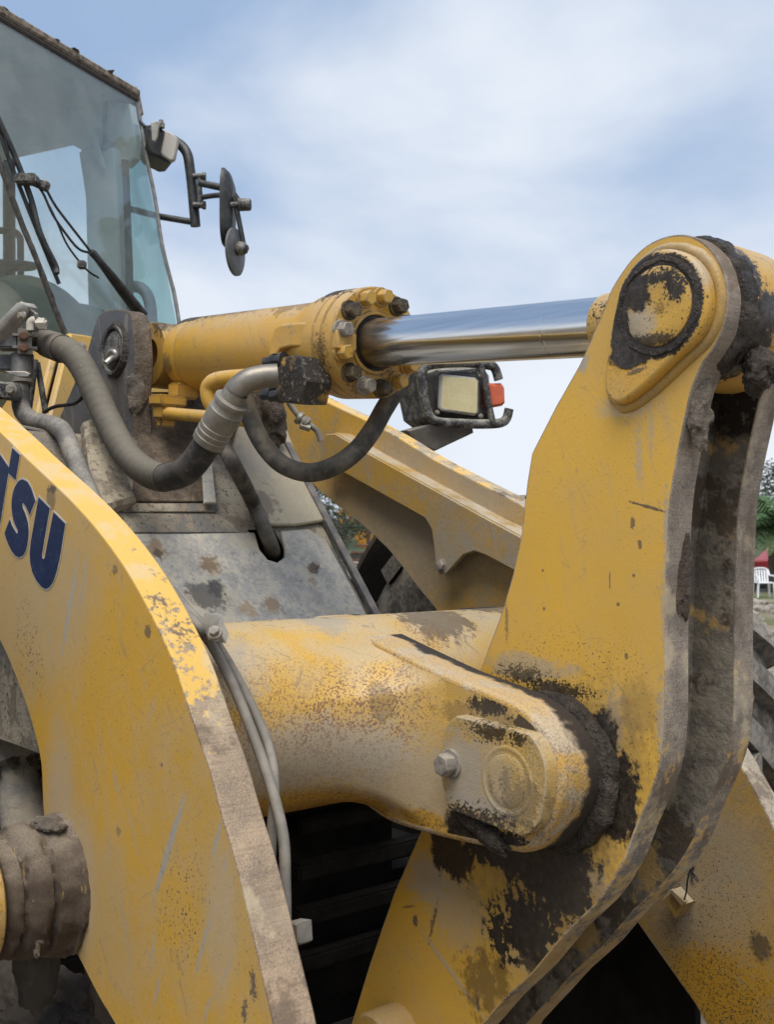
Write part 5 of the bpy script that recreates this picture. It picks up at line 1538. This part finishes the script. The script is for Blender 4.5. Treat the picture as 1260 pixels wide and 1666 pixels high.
# ---- headlamp unit on the far front fender
DH = 4.1
NH = (FW * .92 - RT * .39).normalized()      # direction its back points to
head = mk('headlamp', bm_slab([atT(u, v, DH + .02) for u, v in ((676, 600), (785, 590), (800, 610), (806, 690), (712, 690), (696, 678), (690, 650))], .24, NH, .02), [M['black_dusty']] * 2, root, wn_=True,
          label='square headlamp in a tubular guard with an orange indicator')
bm = bm_slab([atT(u, v, DH - .04) for u, v in ((706, 612), (714, 602), (730, 601), (776, 606), (786, 613), (787, 640), (785, 675), (776, 680), (722, 676), (709, 668))], .11, NH, .012)
mk('lamp_case', bm, [M['black']] * 2, head, wn_=True)
bm = bm_slab([atT(u, v, DH - .052) for u, v in ((717, 611), (722, 608), (775, 614), (781, 620), (780, 672), (774, 676), (720, 668), (715, 662))], .02, NH, .008)
g = G('head_lens')
nm, nf = g.noise(14, 4, .6), g.noise(90, 4, .6)
c = g.mix(g.ss(nm, .35, .65), (.52, .45, .24), (.60, .53, .30))
c = g.mix(g.mul(g.ss(nf, .62, .68), .6), c, (.36, .27, .10))
wv = g.n('ShaderNodeTexWave')
wv.bands_direction = 'Y'
wv.inputs['Scale'].default_value = 14
c = g.mix(g.mul(wv.outputs[1], .16), c, (.70, .66, .46))
mk('lens', bm, [g.finish(c, .3, wv.outputs[1], .25, .006), M['lens']], head, wn_=True)
for u, v in ((711, 606), (783, 611), (783, 677), (712, 671)):
    bolt(atT(u, v, DH - .05), -NH, .007, .006, M['gbolt'], head)
bm = bm_slab([atT(u, v, DH - .03) for u, v in ((793, 625), (797, 623), (818, 623), (823, 630), (824, 655), (819, 660), (803, 663), (798, 660))], .09, NH, .010)
mk('indicator', bm, [plain('indicator_orange', (.58, .12, .055), .4, 0, .12, 30)] * 2, head, wn_=True)
bar = tpath([(812, 618, DH - .02), (806, 600, DH - .02), (795, 594, DH - .03), (750, 590, DH - .05), (700, 594, DH - .08), (688, 604, DH - .09), (688, 625, DH - .09), (693, 660, DH - .09), (702, 680, DH - .09), (716, 687, DH - .09), (750, 689, DH - .07), (785, 690, DH - .05), (815, 688, DH - .02), (825, 680, DH), (829, 665, DH)], 6)
bm = bm_tube(bar, .0175, 12)
bm_tube(tpath([(783, 594, DH - .05), (790, 625, DH - .05), (795, 655, DH - .05), (803, 690, DH - .05)], 4), .0125, 10, bm)
mk('guard_bar', bm, M['black_dusty'], head)
bm = bm_slab([atT(u, v, DH + .05) for u, v in ((662, 700), (700, 690), (770, 695), (772, 704), (708, 734), (680, 722))], .12, NH, .006)
mk('lamp_bracket', bm, [plain('lamp_bracket_grey', (.17, .155, .135), .8, 0, .25, 14, dust=.5, dustc=(.24, .215, .17))] * 2, head)
bm = bm_tube([atT(694, 722, DH + .12), atT(690, 760, DH + .14), atT(690, 950, DH + .2)], .03, 12)
mk('lamp_post', bm, M['dirty'], head)
# small fitting and line on the far arm's root
lf = mk('grease_line', bm_tube(tpath([(470, 655, 3.72), (482, 672, 3.72), (495, 685, 3.72), (508, 694, 3.72), (517, 703, 3.72), (522, 718, 3.72)], 5), .010, 10), M['cable'], root)
bm = bm_lathe([(-.02, .014), (-.02, .022), (-.008, .024), (-.004, .018), (.004, .018), (.008, .024), (.022, .022), (.022, .014)], atT(492, 684, 3.72), RT - UP * .8, 12)
bm_tube([atT(489, 692, 3.71), atT(505, 697, 3.71)], .012, 8, bm)
mk('fitting', bm, M['ferrule'], lf)

# ---- front left wheel and fender
WC = Vector((-2.95, 0, 0.93))
WY0, WY1, WR = 2.95, 3.62, 0.93
KW = 0.93 / 0.868
M['tyre'] = plain('tyre_dusty', (.08, .072, .062), .9, 0, .3, 10, dust=.95, dustc=(.26, .225, .18))
prof = [(WY0 + .06, .42), (WY0 + .02, .50), (WY0, .62), (WY0 + .02, .74), (WY0 + .06, .80), (WY0 + .14, .815), (WY1 - .14, .815), (WY1 - .06, .80), (WY1 - .02, .74), (WY1, .62), (WY1 - .02, .5), (WY1 - .06, .42)]
prof = [(a, r * KW) for a, r in prof]
wh = mk('wheel', bm_lathe(prof, (WC.x, 0, WC.z), (0, 1, 0), 96), M['tyre'], root, label='front left wheel with a lugged dusty tyre')
mk('rim', bm_lathe([(WY0 + .06, .42), (WY0 + .09, .40), (WY0 + .25, .36), (WY0 + .3, .15), (WY0 + .3, 0)], (WC.x, 0, WC.z), (0, 1, 0), 48), M['cab_yel'], wh)
M['lug'] = plain('lug_dusty', (.10, .092, .082), .9, 0, .3, 8, dust=.9, dustc=(.29, .26, .215))
def lug_bm(ph, side):
    bm = bmesh.new()
    n = 7
    rows = []
    for i in range(n):
        f = i / (n - 1)
        y = (WY0 + .01 + f * .36) if side < 0 else (WY1 - .01 - f * .36)
        th = ph + f * .30
        hw = .075 - .012 * f
        row = []
        for (k, r) in ((-1, .79), (-.85, .868 - .012 * (1 - f) ** 3), (.85, .868 - .012 * (1 - f) ** 3), (1, .79)):
            t = th + k * hw
            rr = (r if f > .02 else r - .035) * KW
            row.append(bm.verts.new((WC.x + math.cos(t) * rr, y, WC.z + math.sin(t) * rr)))
        rows.append(row)
    for A, B in zip(rows, rows[1:]):
        for j in range(3):
            bm.faces.new((A[j], A[j + 1], B[j + 1], B[j]))
    bm.faces.new(rows[0])
    bm.faces.new(list(reversed(rows[-1])))
    return bm
for k in range(22):
    for sd in (-1, 1):
        mk('lug', lug_bm(2 * math.pi * (k + (.5 if sd > 0 else 0)) / 22, sd), M['lug'], wh, ang=40)
mk('shade_plate', bm_plate([(-3.2, .15), (-1.82, .15), (-1.82, .62), (-1.95, .80), (-3.2, .80)], 2.64, 2.67, .004), [M['dark']] * 2, frm)  # invented black plate, stands in for the dark void before the lower tyre
# the loader's other front wheel, outside the near arm
dy = 2 * Y_MID - (WY0 + WY1)
w2 = wh.copy()
COL.objects.link(w2)
w2.location = (0, dy, 0)
w2['label'] = 'front right wheel, beside the near boom arm'
for ch in list(wh.children):
    c2 = ch.copy()
    COL.objects.link(c2)
    c2.parent = w2
    if ch.name.startswith('rim'):
        c2.matrix_basis = Matrix.Translation((0, WY0 + WY1, 0)) @ Matrix.Diagonal((1, -1, 1, 1)) @ ch.matrix_basis
# bucket lowered in front, below the picture
bk = [(.55, .06), (-.55, .05), (-.85, .12), (-1.0, .32), (-1.0, .55), (-.88, .76), (-.62, .96), (-.2, 1.06), (-.2, 1.03), (-.60, .93), (-.85, .73), (-.965, .54), (-.965, .34), (-.83, .16), (-.55, .09), (.55, .09)]
M['bucket'] = weathered('bucket_paint', (.30, .20, .07), (.22, .18, .13), dust=.8, speck=.6, chips=1, streak=.6, top=.6, edge=.5, seed=33)
bkt = mk('bucket', bm_plate(bk, .28, 3.24, 0), [M['bucket']] * 2, root, label='loader bucket lowered in front of the boom')
for y in (.25, 3.24):
    mk('side_plate', bm_plate([(.55, .06), (-.55, .05), (-.85, .12), (-1.0, .32), (-1.0, .55), (-.88, .76), (-.62, .96), (-.2, 1.06), (.1, .7), (.5, .2)], y, y + .03, .003), [M['bucket']] * 2, bkt)
bm = bmesh.new()
fr = []
for i in range(15):
    t = R(126 + i * 2.2)
    fr.append([bm.verts.new((WC.x + math.cos(t) * r, y, WC.z + math.sin(t) * r)) for r, y in ((1.03, WY0 + .05), (1.05, WY0 + .05), (1.05, WY1), (1.03, WY1))])
for A, B in zip(fr, fr[1:]):
    for j in range(4):
        bm.faces.new((A[j], A[(j + 1) % 4], B[(j + 1) % 4], B[j]))
bm.faces.new(fr[0])
bm.faces.new(list(reversed(fr[-1])))
mk('fender', bm, M['dirty'], root, ang=30)

# ------------------------------------------------------------------ the place behind
def gpt(u, D, z=0.0):
    """point at picture column u, D metres ahead, height z"""
    return Vector((CAM.x, CAM.y, 0)) + D0 * D + RT * (D * (u - CX) / F) + Vector((0, 0, z))
def leaf_mat(name, a, b):
    g = G(name)
    oi = g.n('ShaderNodeObjectInfo')
    n = g.noise(1.1, 3)
    n2 = g.noise(14, 2)
    c = g.mix(g.ss(g.add(g.mul(n, .6), g.mul(n2, .4)), .35, .65), a, b)
    return g.finish(c, .6, None, spec=.3)
M['leaf'] = leaf_mat('leaf_dark', (.022, .034, .022), (.050, .068, .040))
M['leaf2'] = leaf_mat('leaf_mid', (.030, .048, .028), (.070, .092, .050))
M['bark'] = plain('bark', (.12, .09, .065), .9, 0, .3, 6)
def tree(base, h, w, mat, seed, label):
    rnd = random.Random(seed)
    root_ = empty('tree', base, category='tree', label=label, group='trees on the slope behind')
    base = Vector(base)
    lean = Vector((rnd.uniform(-.06, .06), rnd.uniform(-.06, .06), 1))
    trunk = [base + Vector((lean.x * z, lean.y * z, z)) for z in [h * .62 * k / 6 for k in range(7)]]
    bm = bm_tube(trunk, .2, 8, rfun=lambda L, th: max(.03, h * .030 * (1 - L / (h * .75))))
    for k in range(6):
        a = rnd.uniform(0, 6.28)
        p = trunk[2 + k % 4]
        q_ = p + Vector((math.cos(a) * w * .32, math.sin(a) * w * .32, h * .2))
        bm_tube([p, (p + q_) / 2 + Vector((0, 0, .1)), q_], .05, 5, bm, rfun=lambda L, th: max(.015, h * .010 * (1 - L / (h * .5))))
    mk('trunk', bm, M['bark'], root_)
    verts, faces = [], []
    cl = []
    for k in range(15):
        a, r_, z = rnd.uniform(0, 6.28), w * .5 * math.sqrt(rnd.random()), rnd.uniform(.30, 1.0)
        k2 = 1.0 - abs(z - .6) * 1.1
        cl.append((base + Vector((math.cos(a) * r_ * k2, math.sin(a) * r_ * k2, h * z * .95)), w * rnd.uniform(.12, .24)))
    for c_, r_ in cl:
        for _ in range(130):
            d = Vector((rnd.gauss(0, 1), rnd.gauss(0, 1), rnd.gauss(0, .8))).normalized() * r_ * rnd.random() ** .4
            p = c_ + d
            s_ = rnd.uniform(.05, .12) * (h / 6)
            x = Vector((rnd.gauss(0, 1), rnd.gauss(0, 1), rnd.gauss(0, .6))).normalized()
            y = x.cross(Vector((rnd.gauss(0, 1), rnd.gauss(0, 1), rnd.gauss(0, 1)))).normalized()
            i = len(verts)
            verts += [p - x * s_, p + y * s_ * .5, p + x * s_, p - y * s_ * .5]
            faces.append((i, i + 1, i + 2, i + 3))
    me = bpy.data.meshes.new('crown')
    me.from_pydata([tuple(v) for v in verts], [], faces)
    me.materials.append(mat)
    link('crown', me, root_)
    return root_
# low wooded rise on the horizon
g = G('hill_green')
n = g.noise(.12, 5, .6)
c = g.mix(g.ss(n, .4, .6), (.040, .058, .034), (.085, .095, .055))
M['hill'] = g.finish(c, .95, g.noise(.5, 5), .8, .6, spec=.1)
bm = bmesh.new()
rows = []
for i in range(90):
    u = -1500 + i * 55
    row = []
    for j, (D, k) in enumerate(((95, -.3), (110, .35), (130, .8), (160, 1.0), (210, .6), (260, -.3))):
        p = gpt(u, D)
        hgt = 4.2 + 1.5 * mnoise.noise(p * .03) + .8 * mnoise.noise(p * .15)
        row.append(bm.verts.new((p.x, p.y, k * hgt if k > 0 else -.5)))
    rows.append(row)
for A, B in zip(rows, rows[1:]):
    for j in range(5):
        bm.faces.new((A[j], B[j], B[j + 1], A[j + 1]))
mk('hill', bm, M['hill'], kind='structure')
spots = [(470, 70, 7, 6, 0), (505, 78, 8, 7, 1), (535, 66, 6.5, 5.5, 0), (562, 82, 8, 7, 0), (600, 74, 7, 6, 1), (640, 84, 8, 7, 0), (1180, 62, 7, 5.5, 1), (1222, 60, 6.6, 5, 0), (1250, 70, 7.2, 6, 1), (1290, 60, 6, 5, 0), (1340, 66, 7, 6, 1)]
words_ = ['dark leafy tree, leftmost in the gap under the far boom arm', 'tall pale green tree second in the gap under the far boom arm', 'lower dark tree in the middle of the gap under the far arm', 'dark tree standing above the distant yellow excavator',
          'pale green tree right of the distant excavator', 'dark tree hidden mostly behind the far boom arm', 'pale tree hidden mostly by the bell crank', 'dark green tree just right of the bell crank', 'pale green tree behind the palm at the right edge', 'dark tree at the right edge beyond the palm', 'pale tree farthest right past the picture edge']
for k, (u, D, h, w, m) in enumerate(spots):
    tree(gpt(u, D, -.1), h, w, M['leaf2'] if m else M['leaf'], 40 + k, words_[k])

# palm by the red vehicle
pbase = gpt(1262, 37)
palm = empty('palm', pbase, category='palm', label='low bushy palm with long green fronds at the right edge')
M['palm'] = leaf_mat('palm_green', (.045, .095, .035), (.10, .17, .065))
mk('trunk', bm_lathe([(0, .28), (.5, .24), (1.5, .22), (1.9, .26), (2.1, .15), (2.15, 0)], pbase, (0, 0, 1), 14, jag=lambda a, th: .04 * mnoise.noise(Vector((a * 6, math.cos(th) * 2, math.sin(th) * 2)))), M['bark'], palm)
rnd = random.Random(3)
def frond_mesh(L, droop, seed):
    rn = random.Random(seed)
    verts, faces = [], []
    n = 26
    for i in range(n):
        f = i / (n - 1)
        x, z = L * f, L * (.75 * f - droop * f * f)
        tx, tz = L, L * (.75 - 2 * droop * f)
        T = Vector((tx, 0, tz)).normalized()
        p = Vector((x, 0, z))
        ll = L * .36 * math.sin(math.pi * min(1, .15 + f * .85)) + .05
        for sd in (-1, 1):
            d = (T * .55 + Vector((0, sd, .22 - .35 * f)) + Vector((0, 0, rn.uniform(-.15, .1)))).normalized()
            i0 = len(verts)
            a_ = p
            b_ = p + T * L * .022
            e_ = p + d * ll + Vector((0, 0, -ll * .22))
            m_ = p + d * ll * .55
            verts += [a_, m_ - T * L * .012, e_, m_ + T * L * .02, b_]
            faces.append((i0, i0 + 1, i0 + 2, i0 + 3, i0 + 4))
    return verts, faces
fm = []
for k in range(4):
    v_, f_ = frond_mesh(2.2, .55 + .12 * k, k)
    me = bpy.data.meshes.new('frond')
    me.from_pydata([tuple(q) for q in v_], [], f_)
    me.materials.append(M['palm'])
    fm.append(me)
for k in range(30):
    o = link('frond', fm[k % 4], palm)
    az = k * 2.399
    o.matrix_basis = Matrix.Translation(pbase + Vector((0, 0, 1.8 + .2 * rnd.random()))) @ Matrix.Rotation(az, 4, 'Z') @ Matrix.Rotation(R(20 - 55 * (k % 5) / 4), 4, 'Y') @ Matrix.Scale(rnd.uniform(.8, 1.15), 4)

# red pickup parked under the palm
vb = gpt(1285, 39.5)
M['red'] = plain('red_paint', (.36, .012, .018), .3, 0, .12, 3)
ax_, ay_ = RT, D0
def vp(x, y, z):
    return vb + ax_ * x + ay_ * y + Vector((0, 0, z))
side = [(-1.6, .55), (-1.62, .85), (-1.5, .98), (-.6, 1.05), (-.1, 1.55), (1.0, 1.58), (1.25, 1.08), (2.6, 1.06), (2.65, .55), (2.3, .48), (-1.4, .48)]
truck = mk('pickup_truck', bm_slab([vp(x, 0, z) for x, z in side], 1.7, ay_, .07), [M['red'], M['red']], None, wn_=True, category='truck', label='red pickup truck parked under the palm behind the white chair')
mk('side_window', bm_slab([vp(x, -.012, z) for x, z in ((-.45, 1.1), (-.05, 1.48), (.92, 1.5), (1.1, 1.1))], .03, ay_, .01), [M['black']] * 2, truck)
for x in (-.95, 1.75):
    mk('wheel', bm_lathe([(-.02, 0), (-.02, .2), (-.03, .33), (0, .37), (.2, .37), (.22, .3), (.22, 0)], vp(x, 0, .37), ay_, 28), M['black'], truck)
mk('skirt', bm_slab([vp(x, .05, z) for x, z in ((-1.5, .3), (2.5, .3), (2.5, .5), (-1.5, .5))], 1.5, ay_, .02), [M['black']] * 2, truck)

# white plastic chair
cb = gpt(1243, 33)
M['white'] = plain('white_plastic', (.74, .75, .76), .45, 0, .05, 5)
chair = empty('plastic_chair', cb, category='chair', label='white plastic garden chair standing beyond the rubble')
cx_, cy_ = RT, -D0
def cpnt(x, y, z):
    return cb + cx_ * x + cy_ * y + Vector((0, 0, z))
mk('seat', bm_slab([cpnt(x, y, .42) for x, y in ((-.23, -.2), (.23, -.2), (.25, .22), (-.25, .22))], .035, (0, 0, 1), .01), [M['white']] * 2, chair)
for x in (-.23, .23):
    for y in (-.22, .22):
        mk('leg', bm_slab([cpnt(x * (1.12 if z == 0 else 1) + dx, y * (1.15 if z == 0 else 1), z) for dx, z in ((-.028, .43), (.028, .43), (.022, 0), (-.022, 0))], .05, -cy_, .006), [M['white']] * 2, chair)
    mk('armrest', bm_tube(cr([cpnt(x * 1.1, .24, .43), cpnt(x * 1.12, .24, .62), cpnt(x * 1.12, .0, .65), cpnt(x * 1.0, -.24, .66)], 5), .022, 8), M['white'], chair)
bm = bmesh.new()
for k in range(6):
    x = -.19 + k * .076
    mk('slat', bm_slab([cpnt(x - .026, -.22, .45), cpnt(x + .026, -.22, .45), cpnt(x * 1.05 + .026, -.31, .82), cpnt(x * 1.05 - .026, -.31, .82)], .012, cy_, .003), [M['white']] * 2, chair)
mk('top_rail', bm_tube(cr([cpnt(-.25, -.24, .66), cpnt(-.23, -.30, .80), cpnt(-.12, -.32, .86), (cpnt(.12, -.32, .86)), cpnt(.23, -.30, .80), cpnt(.25, -.24, .66)], 5), .022, 8), M['white'], chair)

# rubble between the loader and the chair
M['stone'] = plain('rubble_stone', (.27, .24, .20), .9, 0, .35, 3)
bm = bmesh.new()
rnd = random.Random(12)
for k in range(420):
    if k < 260:
        u, D = rnd.uniform(1120, 1500), rnd.uniform(9, 31)
    else:
        u, D = rnd.uniform(380, 720), rnd.uniform(25, 52)
    s_ = rnd.uniform(.05, .16) * (.6 + D / 40)
    bm_lump(gpt(u, D, s_ * .25), (s_, s_ * rnd.uniform(.6, 1.2), s_ * rnd.uniform(.4, .8)), .3, 2.5 / s_, 1, bm, seed=k)
mk('rubble', bm, M['stone'], None, smooth=False, kind='stuff', label='pale rubble stones strewn over the ground')
bm = bmesh.new()
for k in range(500):
    a_, r_ = rnd.uniform(0, 6.28), rnd.random()
    D, u = 46 + r_ * 3 * math.sin(a_), 575 + r_ * 70 * math.cos(a_)
    s_ = rnd.uniform(.06, .2)
    bm_lump(gpt(u, D, (1 - r_) * .8), (s_, s_, s_ * .7), .4, 2, 1, bm, seed=k)
mk('spoil_heap', bm, [plain('spoil', (.25, .215, .17), .9, 0, .6, 1.8)], None, smooth=False, kind='stuff', label='pale heap of debris below the distant excavator')
bm = bmesh.new()
for k in range(6):
    bm_box(gpt(578 + k * 4, 45.2, .9 + (k % 3) * .3), .7, .1, .09, axes_rot(Vector((.3 * (k - 2), 0, 1))), bm, .02)
mk('scrap_frame', bm, plain('scrap_red', (.15, .075, .05), .8), None, kind='stuff', label='rusty red scrap lying on the debris heap')

# distant excavator
eb = gpt(560, 85)
exc = empty('excavator', eb, category='excavator', label='small distant yellow excavator seen under the far boom arm')
M['exy'] = plain('excavator_yellow', (.58, .30, .04), .5, 0, .15, 2)
def ep(x, y, z):
    return eb + RT * x + D0 * y + Vector((0, 0, z))
mk('boom', bm_slab([ep(x, 0, z) for x, z in ((.9, 1.6), (1.2, 1.5), (.9, 3.1), (.35, 4.0), (-.15, 4.15), (-.35, 3.9), (.2, 3.6), (.6, 2.8))], .35, D0, .04), [M['exy']] * 2, exc)
mk('stick', bm_slab([ep(x, .05, z) for x, z in ((-.45, 4.15), (-.1, 4.1), (-.05, 2.4), (-.2, 1.7), (-.45, 1.75), (-.5, 2.5))], .3, D0, .04), [M['exy']] * 2, exc)
mk('bucket', bm_slab([ep(x, -.2, z) for x, z in ((-.5, 1.9), (-.1, 1.9), (-.05, 1.2), (-.5, .9), (-.85, 1.3))], .8, D0, .05), [M['black_dusty']] * 2, exc)
mk('cab', bm_box(ep(1.7, .6, 1.9), 1.2, 1.3, 1.5, Matrix((RT, D0, Vector((0, 0, 1)))).transposed(), None, .08), M['exy'], exc)
mk('body', bm_box(ep(2.6, .6, 1.6), 2.6, 2.2, 1.0, Matrix((RT, D0, Vector((0, 0, 1)))).transposed(), None, .1), M['exy'], exc)
for y in (-.6, 1.8):
    mk('track', bm_box(ep(2.1, y, .45), 3.6, .5, .85, Matrix((RT, D0, Vector((0, 0, 1)))).transposed(), None, .3), M['black_dusty'], exc)
